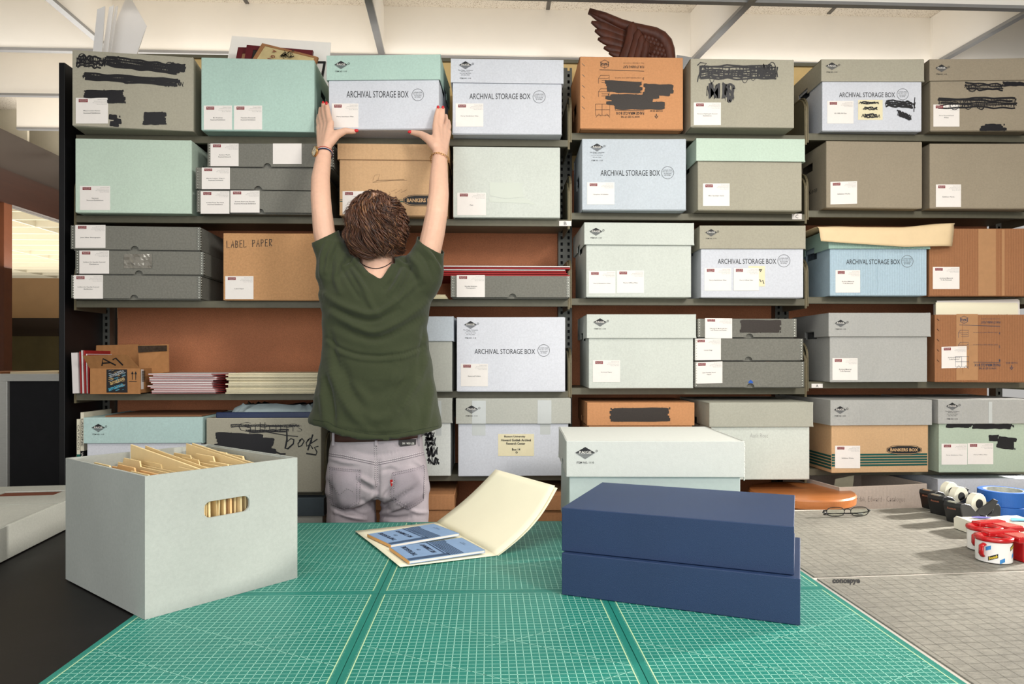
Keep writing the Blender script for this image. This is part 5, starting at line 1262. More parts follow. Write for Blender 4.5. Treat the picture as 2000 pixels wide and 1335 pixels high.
def packgun(px_, py_, rz, label):
    p = PZ(px_, py_, T); r = empty('packing_tape_dispenser', (p.x, p.y+.037, T), rz, label, 'tape dispenser', 'red packing tape dispensers')
    mb = MB(); mb.lathe([(.0365, .002), (.0375, .003), (.0375, .053), (.0365, .054), (.024, .054), (.024, .002)], (0, 0, 0), 64, closed=True); o = mb.build('tape_roll', mat('white_printed_tape', (232, 230, 226), .18, 0, .01), r, smooth=False)
    mb = MB()
    def cyl(a0, z0, s_, w2, h2, mi, txt=None):
        sl = .45
        def f(x, y): an = a0+x/.0377; return Vector((.0378*math.cos(an), .0378*math.sin(an), z0+y+x*sl))
        g = [f(-w2+2*w2*i/6, -h2) for i in range(7)]+[f(-w2+2*w2*i/6, h2) for i in range(7)]
        mb.add(g, [(i, i+1, i+8, i+7) for i in range(6)], mi)
        if txt: put_text(mb, txt, lambda x, y: f(x, y)*1.004, -w2*.85, h2*.7, w2*.85, -h2*.7, 2, bold=.04)
    for a0, z0 in ((-2.35, .016), (-1.05, .040)): cyl(a0, z0, 0, .010, .0048, 0, 'Scotch')
    for a0, z0 in ((-1.85, .009), (-1.0, .020), (-2.6, .036)): cyl(a0, z0, 0, .0055, .0045, 1)
    mb.build('printed_brand', [INK, mat('brand_blue', (60, 134, 196), .5), mat('brand_yellow', (224, 196, 60), .5)], r, fix=False)
    mb = MB(); mb.lathe([(.020, .052), (.039, .050), (.0405, .054), (.0395, .0585), (.030, .060), (.020, .057)], (0, 0, 0), 48, closed=True)
    mb.build('top_ring', REDP, r, smooth=True)
    mb = MB(); mb.box(.0, .012, .050, .085, .040, .064); mb.box(.036, -.034, .046, .088, .036, .060); mb.build('top_guard', REDP, r, bevel=.004, seg=3)
    mb = MB(); mb.box(.052, -.03, .0, .062, .03, .048); mb.build('side_guard', REDP, r, bevel=.004, seg=3)
    mb = MB()
    for k in range(9): mb.box(.040+k*.005, -.030, .0598, .042+k*.005, .020, .0612)
    mb.build('grip_ridge', mat('pale_red_plastic', (214, 130, 120), .3), r, fix=False)
    mb = MB(); mb.tube([(-.036, -.012, .044), (-.044, -.012, .040), (-.0445, -.012, .022), (-.0405, -.012, .016)], .007, 10, sq=(1, .5)); mb.build('thumb_tab', REDP, r, smooth=True)
packgun(1963, 1103, .12, 'red packing tape dispenser with white printed roll, nearest the camera')
packgun(1943, 1080, .20, 'red packing tape dispenser with white printed roll, half hidden behind the nearest one')
# ---------------------------------------------------------------- the person
SKIN = mat('skin', (224, 180, 155), .5, 0, .05, 60, .06, 300, spec=.35)
SKIN.node_tree.nodes['Principled BSDF'].inputs['Subsurface Weight'].default_value = .08
SKIN.node_tree.nodes['Principled BSDF'].inputs['Subsurface Radius'].default_value = (.02, .008, .005)
SHIRT = mat('dark_green_cotton', (58, 64, 44), .9, 0, .08, 260, .25, 1500, spec=.15, sheen=.15, blotch=.05)
JEAN = mat('grey_denim', (172, 163, 168), .9, 0, .08, 500, .3, 1600, spec=.15, blotch=.09)
BELT = mat('dark_brown_leather', (62, 34, 28), .3, 0, .15, 30, .1, 200, spec=.5)
NAIL = mat('red_nail_polish', (200, 24, 34), .2, 0, 0, 1, 0)
HAIRM = mat('brown_hair', (86, 54, 38), .42, 0, .35, 30, 0, stretch=(1, 1, 1), spec=.5)
person = empty('person', (PY(738, 900, 2.27).x, 2.27, 0), 0, 'person with wavy brown hair, green T-shirt and grey jeans, arms raised to a box', 'person')
po = Vector(person.location)
def remesh(mb, vox, smooth=6, fac=.6):
    me = mb.mesh('tmp', [SKIN]); bm = bmesh.new(); bm.from_mesh(me); bmesh.ops.recalc_face_normals(bm, faces=bm.faces); bm.to_mesh(me); bm.free()
    o = bpy.data.objects.new('tmp', me); COL.objects.link(o)
    r = o.modifiers.new('r', 'REMESH'); r.mode = 'VOXEL'; r.voxel_size = vox
    s_ = o.modifiers.new('s', 'SMOOTH'); s_.factor = fac; s_.iterations = smooth
    dg = bpy.context.evaluated_depsgraph_get(); m2 = bpy.data.meshes.new_from_object(o.evaluated_get(dg))
    bpy.data.objects.remove(o); bpy.data.meshes.remove(me); return m2
def finish(me, name, m, parent=person):
    me.materials.clear(); me.materials.append(m); me.polygons.foreach_set('use_smooth', [True]*len(me.polygons))
    for v in me.vertices: v.co -= po
    me.name = name; o = bpy.data.objects.new(name, me); COL.objects.link(o); o.parent = parent; return o
def cap(mb, P, R, seg=16, ends=True):
    P = [Vector(p) for p in P]
    n = 4; Q = []; RR = []
    for i in range(len(P)-1):
        for k in range(n):
            t = k/n; Q.append(P[i].lerp(P[i+1], t)); RR.append(R[i]*(1-t)+R[i+1]*t)
    Q.append(P[-1]); RR.append(R[-1])
    mb.tube(Q, RR, seg)
    if ends: mb.ell(P[0], [R[0]]*3); mb.ell(P[-1], [R[-1]]*3)
# --- body
YB = 2.27; K_ = YB/F
mb = MB()
SL, SR = PY(657, 545, 2.265), PY(818, 548, 2.265)           # shoulders
EL, ER = PY(629, 416, 2.25), PY(853, 416, 2.25)             # elbows
WL, WR = PY(633, 300, 2.365), PY(859, 306, 2.365)           # wrists
cap(mb, [SL, PY(642, 490, 2.262), PY(633, 452, 2.255), EL, PY(626.5, 385, 2.275), PY(626, 350, 2.315), PY(630, 320, 2.347), WL], [.046, .036, .0345, .0318, .0315, .0300, .0262, .0235])
cap(mb, [SR, PY(837, 495, 2.262), PY(846, 455, 2.255), ER, PY(857, 380, 2.28), PY(857, 350, 2.317), PY(858, 325, 2.345), WR], [.048, .038, .0370, .0345, .0325, .0305, .0270, .0245])
def ring(xl, xr, y, Yc, hd, n=28, p=.8, z=None):
    a = PY(xl, y, Yc); b = PY(xr, y, Yc); c = (a+b)/2; hw = (b.x-a.x)/2; out = []
    for k in range(n):
        t = 2*math.pi*k/n; cs, sn = math.cos(t), math.sin(t)
        out.append((c.x+hw*math.copysign(abs(cs)**p, cs), Yc+hd*math.copysign(abs(sn)**p, sn), c.z if z is None else z))
    return out
mb.rings([ring(664, 812, 940, YB, .068), ring(664, 811, 860, YB, .068), ring(654, 818, 760, YB, .088), ring(648, 824, 660, YB, .088), ring(648, 828, 590, YB, .085), ring(665, 808, 545, YB, .065), ring(690, 782, 522, YB+.005, .045)])
cap(mb, [SL, PY(700, 540, YB), PY(775, 541, YB), SR], [.045, .04, .04, .045])
cap(mb, [PY(737, 548, YB+.0), PY(737, 500, YB+.01), PY(737, 470, YB+.015)], [.058, .054, .052])
HC = PY(735, 446, 2.265)
Mh = Matrix.Rotation(math.radians(14), 4, 'X')
mb.ell(HC, (.077, .098, .112), M=Mh, u=28, v=20)
mb.ell(HC+Vector((0, .055, -.065)), (.052, .052, .05)); mb.ell(HC+Vector((0, .088, -.092)), (.022, .02, .018))
cap(mb, [HC+Vector((0, .098, .018)), HC+Vector((0, .122, -.016))], [.009, .013]); 
for sx in (-1, 1):
    mb.ell(HC+Vector((sx*.078, .005, -.012)), (.010, .018, .031)); mb.ell(HC+Vector((sx*.03, .094, .014)), (.014, .010, .009))
    cap(mb, [HC+Vector((sx*.018, .103, -.052)), HC+Vector((0, .108, -.050))], [.006, .007])
# pelvis and legs
mb.rings([ring(690, 790, 962, YB, .045), ring(660, 816, 930, YB, .070), ring(664, 811, 860, YB, .068)])
for (xx, s_) in ((689, -1), (789, 1)):
    hp = PY(xx, 965, YB); kn = Vector((hp.x+.002*s_, YB-.01, .50)); an = Vector((hp.x, YB+.0, .10))
    cap(mb, [hp, kn, kn+Vector((0, .0, -.12)), an], [.058, .050, .048, .034])
    cap(mb, [an+Vector((0, 0, -.055)), an+Vector((0, .10, -.068)), an+Vector((0, .15, -.072))], [.036, .034, .026])
# --- hands
def hand(wr, side, palm, fingers, thumb, nails):
    """palm: centre, index and little knuckles in the photo plus distance; fingers: lists of joints"""
    (ix, iy, iY), (lx, ly, lY) = palm
    I, L = PY(ix, iy, iY), PY(lx, ly, lY); n = 4
    for k in range(n):
        t = k/(n-1); kn = I.lerp(L, t); base = wr.lerp(wr+(L-I)*.35*(t-.5)*2, 1)
        cap(mb, [wr+(L-I)*.22*(t-.5), kn], [.0185, .0118], 12)
    for P, R in fingers:
        cap(mb, [PY(*p) for p in P], R, 12)
    cap(mb, [PY(*p) for p in thumb[0]], thumb[1], 12)
hand(WL, -1, ((646, 240, 2.405), (624, 248, 2.445)),
     [([(645, 241, 2.405), (640.5, 220, 2.425), (638.5, 204, 2.437)], [.0115, .0095, .0075]),
      ([(638, 240, 2.42), (632.5, 219, 2.445), (631.5, 203, 2.465)], [.0112, .0095, .0075]),
      ([(630, 243, 2.435), (625.5, 226, 2.462), (626, 212, 2.485)], [.0108, .009, .007]),
      ([(624, 249, 2.445), (621.5, 236, 2.468), (622.5, 225, 2.488)], [.0098, .0082, .0066])],
     ([(640, 281, 2.375), (657, 263, 2.395), (674, 255.5, 2.415), (692, 256.5, 2.428)], [.018, .0155, .0112, .0085]), None)
hand(WR, 1, ((851, 245, 2.400), (875, 258, 2.445)),
     [([(851, 246, 2.400), (852.5, 229, 2.412), (855.5, 213, 2.418)], [.0118, .0098, .0078]),
      ([(859, 247, 2.412), (863.5, 229, 2.422), (865, 213, 2.424)], [.0115, .0098, .0078]),
      ([(867, 251, 2.43), (871.5, 238, 2.455), (871, 226, 2.475)], [.0108, .009, .007]),
      ([(874, 258, 2.445), (877, 246, 2.470), (876, 236, 2.488)], [.0098, .0082, .0066])],
     ([(851, 286, 2.372), (838, 272, 2.39), (822, 262, 2.412), (805, 258.5, 2.426)], [.019, .016, .0118, .0088]), None)
bodyme = remesh(mb, .0032, 4, .5)
# fine knuckle and tendon relief
body = finish(bodyme, 'body', SKIN)
for lst in (((637.5, 201.5, 2.4275), (.0052, .0035, .0075), 0), ((631, 200.5, 2.457), (.005, .0035, .0065), 0), ((855.6, 209, 2.4105), (.0055, .0035, .0065), 0), ((865.2, 209.5, 2.4165), (.0055, .0035, .0065), 0), ((696, 254.8, 2.4205), (.0085, .0035, .0060), .1), ((800.5, 257.2, 2.4185), (.0085, .0035, .0060), -.1)):
    mb = MB(); mb.ell(PY(lst[0][0], lst[0][1], lst[0][2]+.0016)-po, tuple(q_*.88 for q_ in lst[1]), u=14, v=9, M=Matrix.Rotation(lst[2], 4, 'Y')); mb.build('fingernail', NAIL, person, smooth=True)
for sx in (-1, 1):
    mb = MB(); mb.ell(HC+Vector((sx*.03, .099, .014))-po, (.0085, .006, .005), u=14, v=8); mb.build('eye', mat('eye_white', (236, 232, 226), .2, 0, 0, 1, 0), person, smooth=True)
mb = MB(); mb.ell(HC+Vector((0, .1105, -.052))-po, (.019, .005, .005), u=14, v=8); mb.build('lips', mat('lips', (178, 96, 88), .4, 0, 0, 1, 0), person, smooth=True)

# --- folds: curves on the picture of the back, pushed in or out along the surface
def folds(me, lst, extra=0):
    n = len(me.vertices); co = np.empty(n*3); me.vertices.foreach_get('co', co); co = co.reshape(-1, 3)
    no = np.array([tuple(v.normal) for v in me.vertices])
    d = co-np.array(CAM); zf = d[:, 0]*math.sin(TH)+d[:, 1]*math.cos(TH); xr = d[:, 0]*math.cos(TH)-d[:, 1]*math.sin(TH)
    X = 1000+F*xr/zf; Y = 700-F*d[:, 2]/zf; D = np.zeros(n)
    for pts, wd, amp in lst:
        P = []
        for i in range(len(pts)-1):
            for k in range(8): t = k/8; P.append((pts[i][0]*(1-t)+pts[i+1][0]*t, pts[i][1]*(1-t)+pts[i+1][1]*t))
        P.append(pts[-1]); m = len(P)
        for _ in range(6): P = [P[0]]+[((P[i-1][0]+P[i][0]*2+P[i+1][0])/4, (P[i-1][1]+P[i][1]*2+P[i+1][1])/4) for i in range(1, m-1)]+[P[-1]]
        P = np.array(P)
        sel = np.where((X > P[:, 0].min()-3*wd) & (X < P[:, 0].max()+3*wd) & (Y > P[:, 1].min()-3*wd) & (Y < P[:, 1].max()+3*wd))[0]
        if not len(sel): continue
        q = (X[sel, None]-P[None, :, 0])**2+(Y[sel, None]-P[None, :, 1])**2
        bi = q.argmin(1); bd = q.min(1); t = bi/(m-1)
        e = np.sin(np.pi*np.clip(.06+t*.88, 0, 1))**.6
        D[sel] += amp*2.1*e*(np.exp(-bd/(wd*wd))-.35*np.exp(-bd/(wd*wd*5)))
    f_ = np.clip((.25-no[:, 1])/.5, 0, 1)
    if extra:
        r2 = random.Random(31)
        for _ in range(extra):
            cx, cy = r2.uniform(X.min(), X.max()), r2.uniform(Y.min(), Y.max()); an = r2.uniform(-.9, .9)+(math.pi/2 if r2.random() < .35 else 0); ln, wd = r2.uniform(12, 34), r2.uniform(2.6, 5.5)
            u_ = (X-cx)*math.cos(an)+(Y-cy)*math.sin(an); v_ = -(X-cx)*math.sin(an)+(Y-cy)*math.cos(an)+.01*u_*u_*r2.uniform(-1, 1)
            D += r2.uniform(-1, 1)*1.5*np.exp(-(u_/ln)**2-(v_/wd)**2)
    D = D*.001*f_+.0012*np.sin(X*.11+Y*.05)+.0010*np.sin(X*.05-Y*.13+2)
    co = co+no*D[:, None]; me.vertices.foreach_set('co', co.ravel()); me.update()
# --- T-shirt
mb = MB()
rows = [(866, 604, 864, .118), (840, 605, 863, .118), (800, 611, 857, .114), (760, 617, 851, .108), (720, 624, 845, .105), (680, 632, 837, .103), (640, 633, 834, .104), (605, 629, 838, .104), (575, 623, 845, .100), (548, 628, 846, .088), (528, 650, 826, .070), (512, 680, 796, .055), (502, 700, 775, .042)]
def hem(x):   # lower edge of the shirt in the photo
    pts = [(595, 820), (606, 824), (640, 829), (655, 838), (690, 848), (735, 855), (770, 853), (810, 846), (861, 836), (880, 833)]
    for (a, ya), (b, yb) in zip(pts, pts[1:]):
        if a <= x <= b: return ya+(yb-ya)*(x-a)/(b-a)
    return 830
rg = []
for j, (y, xl, xr, hd) in enumerate(rows):
    r_ = ring(xl, xr, y, YB+.004, hd, 44, .86)
    if j == 0:
        r2 = []
        for p in r_:
            x, _ = topx((p[0], YB, p[2])); yy = hem(x) if p[1] < YB+.03 else 822
            r2.append((p[0], p[1], PY(x, yy, YB).z))
        r_ = r2
    if j == 1:
        r_ = [(p[0], p[1], max(p[2], rg[0][k][2]+.012)) for k, p in enumerate(r_)]
    if j == 2:
        r_ = [(p[0], p[1], max(p[2], rg[1][k][2]+.012)) for k, p in enumerate(r_)]
    rg.append(r_)
mb.rings(rg)
cL = PY(633, 463, 2.262); cR = PY(842, 479, 2.262)
cap(mb, [PY(668, 566, YB), PY(659, 530, YB), PY(649, 497, 2.266), PY(637, 470, 2.262), PY(631, 438, 2.26)], [.066, .070, .056, .0435, .040], 24, False)
cap(mb, [PY(806, 570, YB), PY(823, 538, YB), PY(831, 508, 2.266), PY(840, 482, 2.262), PY(845, 450, 2.26)], [.066, .070, .058, .0460, .042], 24, False)
cap(mb, [PY(652, 542, YB), PY(690, 528, YB), PY(735, 545, YB+.006), PY(785, 530, YB), PY(826, 546, YB)], [.046, .05, .052, .05, .046], 20)
cap(mb, [PY(683, 505, YB), PY(672, 532, YB)], [.020, .045], 16); cap(mb, [PY(790, 512, YB), PY(800, 538, YB)], [.022, .045], 16)
sm = remesh(mb, .0042, 8, .6)
folds(sm, [
 ([(648, 612), (680, 630), (720, 648), (745, 646), (790, 622), (832, 590)], 7, 7), ([(645, 632), (690, 652), (735, 664), (790, 640), (834, 612)], 8, -6),
 ([(634, 575), (672, 598), (712, 612), (735, 613), (775, 588), (815, 552)], 6, 6), ([(640, 596), (690, 620), (730, 628), (780, 604)], 6, -5),
 ([(690, 524), (708, 560), (726, 596), (736, 612)], 6, 5), ([(788, 525), (776, 552), (760, 574)], 5, 6), ([(778, 520), (768, 545), (752, 566)], 5, -5),
 ([(672, 498), (660, 520), (655, 545), (664, 570)], 6, 6), ([(660, 480), (648, 505), (644, 540)], 5, -5), ([(640, 470), (628, 500), (626, 540)], 5, 5), ([(652, 474), (642, 500), (636, 530)], 4, 4),
 ([(690, 505), (700, 520), (712, 535)], 5, 6), ([(800, 500), (818, 520), (828, 548)], 6, 6), ([(815, 490), (834, 510), (846, 545)], 5, -5), ([(828, 484), (848, 505), (858, 530)], 4.5, 5), ([(790, 512), (806, 532), (818, 560)], 5, -5), ([(838, 482), (852, 498), (861, 518)], 3.5, -4),
 ([(640, 660), (664, 680), (700, 692), (740, 695), (790, 690), (834, 672)], 3.5, -4), ([(640, 668), (664, 689), (700, 701), (740, 704), (790, 699), (834, 680)], 4, 3),
 ([(640, 700), (660, 760), (690, 812), (720, 838)], 10, 6), ([(664, 700), (684, 760), (714, 806)], 10, -6), ([(640, 740), (648, 790), (652, 830)], 7, -8), ([(628, 740), (632, 790), (634, 825)], 7, 5),
 ([(832, 700), (812, 750), (780, 800), (752, 836)], 10, 6), ([(810, 700), (790, 745), (760, 790)], 10, -4), ([(846, 745), (838, 790), (830, 835)], 8, 5),
 ([(690, 740), (735, 775), (785, 745)], 14, -5), ([(655, 834), (690, 842), (735, 848), (770, 846), (800, 840)], 4, -3),
 ([(700, 800), (735, 822), (770, 806)], 10, 5), ([(612, 500), (622, 540), (630, 590)], 6, -3),
 ([(684, 520), (700, 545), (722, 575)], 3.5, 5), ([(664, 516), (680, 548), (700, 580)], 4, -5), ([(800, 520), (792, 548), (776, 580)], 4, -5), ([(644, 640), (655, 690), (662, 730)], 6, -4), ([(828, 640), (822, 690), (816, 740)], 6, -4), ([(700, 505), (690, 515), (676, 520)], 3.5, 6), ([(776, 508), (786, 516), (800, 518)], 3.5, 6)], 110)
bm = bmesh.new(); bm.from_mesh(sm); bm.normal_update(); kill = []
def inpoly(x, y, P):
    c = False; j = len(P)-1
    for i in range(len(P)):
        if ((P[i][1] > y) != (P[j][1] > y)) and x < (P[j][0]-P[i][0])*(y-P[i][1])/(P[j][1]-P[i][1])+P[i][0]: c = not c
        j = i
    return c
NECK = [(694, 490), (704, 512), (716, 528), (730, 538), (744, 545), (752, 534), (764, 516), (776, 490)]
dl = Vector((-.42, -.25, .87)).normalized(); dr = Vector((.50, -.30, .80)).normalized()
for c0, dn in ((cL, dl), (cR, dr)):
    fs = [f_ for f_ in bm.faces if (f_.calc_center_median()-c0).length < .095 and (f_.calc_center_median()-c0).dot(dn) > -.03 and abs(topx(f_.calc_center_median())[0]-737) > 66]
    geom = list({v for f_ in fs for v in f_.verts})+list({e_ for f_ in fs for e_ in f_.edges})+fs
    bmesh.ops.bisect_plane(bm, geom=geom, dist=1e-5, plane_co=c0, plane_no=dn, clear_outer=True)
bm.normal_update()
for f_ in bm.faces:
    c = f_.calc_center_median(); x, y = topx(c)
    if f_.normal.z < -.72 and c.z < PY(735, 800, YB).z: kill.append(f_)
    elif inpoly(x, y, NECK) and (f_.normal.y < .2): kill.append(f_)
    elif abs(x-737) < 34 and y < 515 and f_.normal.z > .5: kill.append(f_)
bmesh.ops.delete(bm, geom=kill, context='FACES'); 
# tidy the cut edges
for _ in range(4):
    be = [v for v in bm.verts if v.is_boundary]; new = {}
    for v in be:
        nb = [e.other_vert(v) for e in v.link_edges if e.is_boundary]
        if len(nb) == 2: new[v] = (v.co*2+nb[0].co+nb[1].co)/4
    for v, c in new.items(): v.co = c
bm.to_mesh(sm); bm.free(); sm.update()
shirt_bvh = BVHTree.FromPolygons([v.co.copy() for v in sm.vertices], [tuple(p.vertices) for p in sm.polygons])
shirt = finish(sm, 'tshirt', SHIRT); so = shirt.modifiers.new('thick', 'SOLIDIFY'); so.thickness = .0022; so.offset = 0
def onsurf(bvh, x, y, off):
    d = ray(x, y).normalized(); h = bvh.ray_cast(CAM, d)
    if h[0] is None: return None
    n_ = h[1] if h[1].dot(d) < 0 else -h[1]
    return h[0]+n_*off-po
def surf_ribbon(mb, bvh, pts, w, off, mi=0, dash=None):
    P = []
    for (a, b) in zip(pts, pts[1:]):
        L = math.hypot(b[0]-a[0], b[1]-a[1]); k = max(1, int(L/2.0))
        for i in range(k): P.append((a[0]+(b[0]-a[0])*i/k, a[1]+(b[1]-a[1])*i/k))
    P.append(pts[-1])
    for i in range(len(P)-1):
        if dash and (i % dash) == 0: continue
        (x0, y0), (x1, y1) = P[i], P[i+1]; l = math.hypot(x1-x0, y1-y0) or 1; nx, ny = -(y1-y0)/l*w/2, (x1-x0)/l*w/2
        q = [onsurf(bvh, x0+nx, y0+ny, off), onsurf(bvh, x1+nx, y1+ny, off), onsurf(bvh, x1-nx, y1-ny, off), onsurf(bvh, x0-nx, y0-ny, off)]
        if None in q: continue
        if max((a-b).length for a in q for b in q) > .02: continue
        mb.add(q, [(0, 1, 2, 3)], mi)
mb = MB(); surf_ribbon(mb, shirt_bvh, [(x, hem(x)-5.5) for x in range(612, 857, 4)], .8, .0016)
mb.build('stitching', mat('dark_green_thread', (30, 40, 24), .9, 0, 0, 1, 0), shirt, fix=False)
shirt.children[0].location = (0, 0, 0)
# --- jeans
mb = MB()
jr = [(968, 640, 834, .090), (958, 635.5, 839, .106), (930, 638, 837, .106), (900, 642, 832, .100), (875, 646, 827, .094), (852, 649, 823, .090), (846, 649.5, 822.5, .089)]
mb.rings([ring(xl, xr, y, YB+.004, hd, 44, .85) for (y, xl, xr, hd) in jr])
mb.ell(PY(691, 948, YB-.042), (.074, .068, .085)); mb.ell(PY(786, 948, YB-.042), (.074, .068, .085))
for (xx, wd) in ((687.5, .0770), (790, .0775)):
    hp = PY(xx, 985, YB+.0); kn = Vector((hp.x, YB-.005, .50)); an = Vector((hp.x, YB+.0, .065))
    cap(mb, [hp+Vector((0, -.01, .07)), hp+Vector((0, -.004, .02)), hp+Vector((0, 0, -.08)), kn, an], [wd*.96, wd, wd, .066, .058], 24, False); mb.ell(hp+Vector((0, -.006, .06)), (wd*.97, .085, .07))
jm = remesh(mb, .0042, 6, .6)
folds(jm, [
 ([(738, 900), (738, 930), (737, 960), (738, 1020)], 5, -7), ([(664, 1000), (700, 996), (735, 975)], 6, -6), ([(742, 992), (775, 975), (815, 950)], 4.5, -8), ([(745, 1003), (782, 990), (822, 964)], 5, 5),
 ([(700, 938), (712, 948), (735, 960)], 5, -7), ([(696, 928), (715, 938), (734, 946)], 4.5, 5), ([(652, 990), (680, 1000), (712, 1006)], 4, -6), ([(655, 1000), (690, 1010), (715, 1014)], 4, 5),
 ([(745, 920), (762, 915), (778, 922)], 5, -4), ([(745, 1008), (775, 1012), (800, 1008)], 4, -6), ([(742, 980), (757, 960), (772, 942)], 4, -5), ([(645, 895), (672, 903), (700, 905)], 4, 3), ([(690, 880), (735, 890), (790, 878)], 5, -2),
 ([(810, 900), (826, 912), (834, 930)], 4, 3), ([(640, 940), (650, 960), (660, 985)], 5, -3), ([(700, 985), (715, 978), (732, 964)], 4, 5), ([(800, 995), (815, 1000), (835, 1000)], 4, 4)], 60)
bm = bmesh.new(); bm.from_mesh(jm); bm.normal_update(); zt_ = PY(735, 846, YB).z
bmesh.ops.delete(bm, geom=[f_ for f_ in bm.faces if (f_.normal.z > .8 and f_.calc_center_median().z > zt_-.02) or (f_.normal.z < -.8 and f_.calc_center_median().z < .08)], context='FACES')
bm.to_mesh(jm); bm.free(); jm.update()
jb = BVHTree.FromPolygons([v.co.copy() for v in jm.vertices], [tuple(p.vertices) for p in jm.polygons])
jeans = finish(jm, 'jeans', JEAN); jeans.modifiers.new('thick', 'SOLIDIFY').thickness = .0015
TH_D = mat('dark_seam_thread', (112, 104, 112), .9, 0, 0, 1, 0); TH_L = mat('pale_seam_thread', (212, 205, 206), .9, 0, 0, 1, 0)
SEAM = [[(643, 885.5), (668, 889), (700, 896), (736, 903.5)], [(737, 903.5), (765, 898), (800, 890), (832, 882)], [(643, 889.5), (668, 893), (700, 900), (736, 907.5)], [(737, 907.5), (765, 902), (800, 894), (832, 886)], [(735.5, 868), (737, 905), (736.5, 935), (738, 957)], [(731.5, 872), (732.5, 905), (732, 935), (735, 950)]]
mb = MB()
for s_ in SEAM: surf_ribbon(mb, jb, s_, .9, .0012, 0); surf_ribbon(mb, jb, [(x, y-1.7) for x, y in s_], .9, .0013, 1, dash=2)
mb.build('seam_stitching', [TH_D, TH_L], jeans, fix=False)
def pocket(top, bot, outline):
    n, m = 14, 14; V = []
    for i in range(n+1):
        u_ = i/n
        def along(pl):
            L = [0]
            for a, b in zip(pl, pl[1:]): L.append(L[-1]+math.hypot(b[0]-a[0], b[1]-a[1]))
            t = u_*L[-1]
            for k in range(len(pl)-1):
                if t <= L[k+1]+1e-9: q = (t-L[k])/(L[k+1]-L[k]); return (pl[k][0]+(pl[k+1][0]-pl[k][0])*q, pl[k][1]+(pl[k+1][1]-pl[k][1])*q)
            return pl[-1]
        a = along(top); b = along(bot)
        for j in range(m+1):
            v_ = j/m; V.append(onsurf(jb, a[0]+(b[0]-a[0])*v_, a[1]+(b[1]-a[1])*v_, .0022))
    if None in V: return
    mb = MB(); mb.add(V, [(i*(m+1)+j, (i+1)*(m+1)+j, (i+1)*(m+1)+j+1, i*(m+1)+j+1) for i in range(n) for j in range(m)])
    o = mb.build('back_pocket', mat('pocket_denim', (160, 151, 158), .9, 0, .08, 500, .3, 1600, spec=.15, blotch=.08), jeans, smooth=True, fix=False)
    mb = MB()
    for pl, w_ in outline: surf_ribbon(mb, jb, pl, w_, .0032, 0); surf_ribbon(mb, jb, [(x, y+.0) for x, y in pl], w_*.5, .0034, 1, dash=2)
    mb.build('pocket_stitching', [TH_D, TH_L], o, fix=False)
pocket([(645, 911), (672, 915), (706, 916)], [(646, 982), (674, 995.5), (703, 980)], [([(645, 912), (672, 916), (706, 917.5)], 1), ([(646, 915), (672, 919.5), (705, 921)], .8), ([(645, 912), (646, 982), (674, 995), (703, 980), (702, 918)], 1), ([(650, 918), (650, 980), (674, 991), (697, 978), (697, 921)], .8), ([(652, 950), (664, 966), (678, 953), (692, 960)], .8)])
pocket([(767, 924), (800, 917), (828, 907)], [(764, 974), (797, 995), (826, 976)], [([(767, 924), (800, 917), (828, 908)], 1), ([(768, 928), (800, 921), (828, 912)], .8), ([(767, 924), (764, 974), (797, 994), (826, 976), (828, 909)], 1), ([(772, 928), (769, 971), (797, 989), (821, 974)], .8)])
def patch(name, pts, off, m, parent=jeans, txt=None, tm=None, th=.0012):
    V = [onsurf(jb, x, y, off) for x, y in pts]
    if None in V: V = [PY(x, y, YB-.055)-po for x, y in pts]
    mb = MB(); mb.prism(V, (0, -th, 0))
    o = mb.build(name, m, parent)
    if txt:
        mb = MB(); s_, x0, y0, x1, y1 = txt; c_ = onsurf(jb, (x0+x1)/2, (y0+y1)/2, off); yy = min(v.y for v in V)-th-.0006
        def f(x, y): p = PY(x, y, yy+po.y)-po; return p
        put_text(mb, s_, f, x0, y0, x1, y1, 0, bold=.03); mb.build('lettering', tm, o, fix=False)
    return o
patch('leather_patch', [(778, 857), (812, 857), (811, 868), (798, 870), (782, 871.5), (778.5, 868)], .003, mat('black_leather_patch', (30, 28, 30), .5, 0, .1, 60, .1), txt=("501  W31 L32", 786, 863.5, 809, 867.5), tm=WINK)
patch('red_tab', [(763, 937), (768, 936), (768.5, 947.5), (764, 948.5)], .004, mat('red_tab_cloth', (186, 30, 30), .6), txt=("LEVI'S", 764.5, 941.0, 767.8, 943.0), tm=WINK)
for x in (651.5, 735, 818.5):
    P = onsurf(jb, x, 866, 0) or PY(x, 866, YB-.03)-po
    mb = MB(); mb.box(P.x-.0042, P.y-.0065, P.z-.006, P.x+.0042, P.y+.002, P.z+(.010 if x == 735 else .034)); mb.build('belt_loop', JEAN, jeans, bevel=.0012)
# belt
mb = MB(); r0 = ring(648.5, 823.5, 857, YB+.004, .0925, 60, .85); r1 = ring(648, 824, 841, YB+.004, .0925, 60, .85)
zb0, zb1 = PY(735, 855.5, YB).z, PY(735, 839, YB).z
def sc_(r, z, k): c = Vector((sum(p[0] for p in r)/len(r), YB+.004, 0)); return [((p[0]-c.x)*k+c.x-po.x, (p[1]-c.y)*k+c.y-po.y, z-po.z+.006*((p[0]-c.x)/.15)) for p in r]
mb.rings([sc_(r0, zb0, .985), sc_(r0, zb0, 1.012), sc_(r0, zb0+.004, 1.018), sc_(r0, zb1-.004, 1.018), sc_(r0, zb1, 1.012), sc_(r0, zb1, .985)], caps=False)
mb.build('belt', BELT, person, smooth=True)
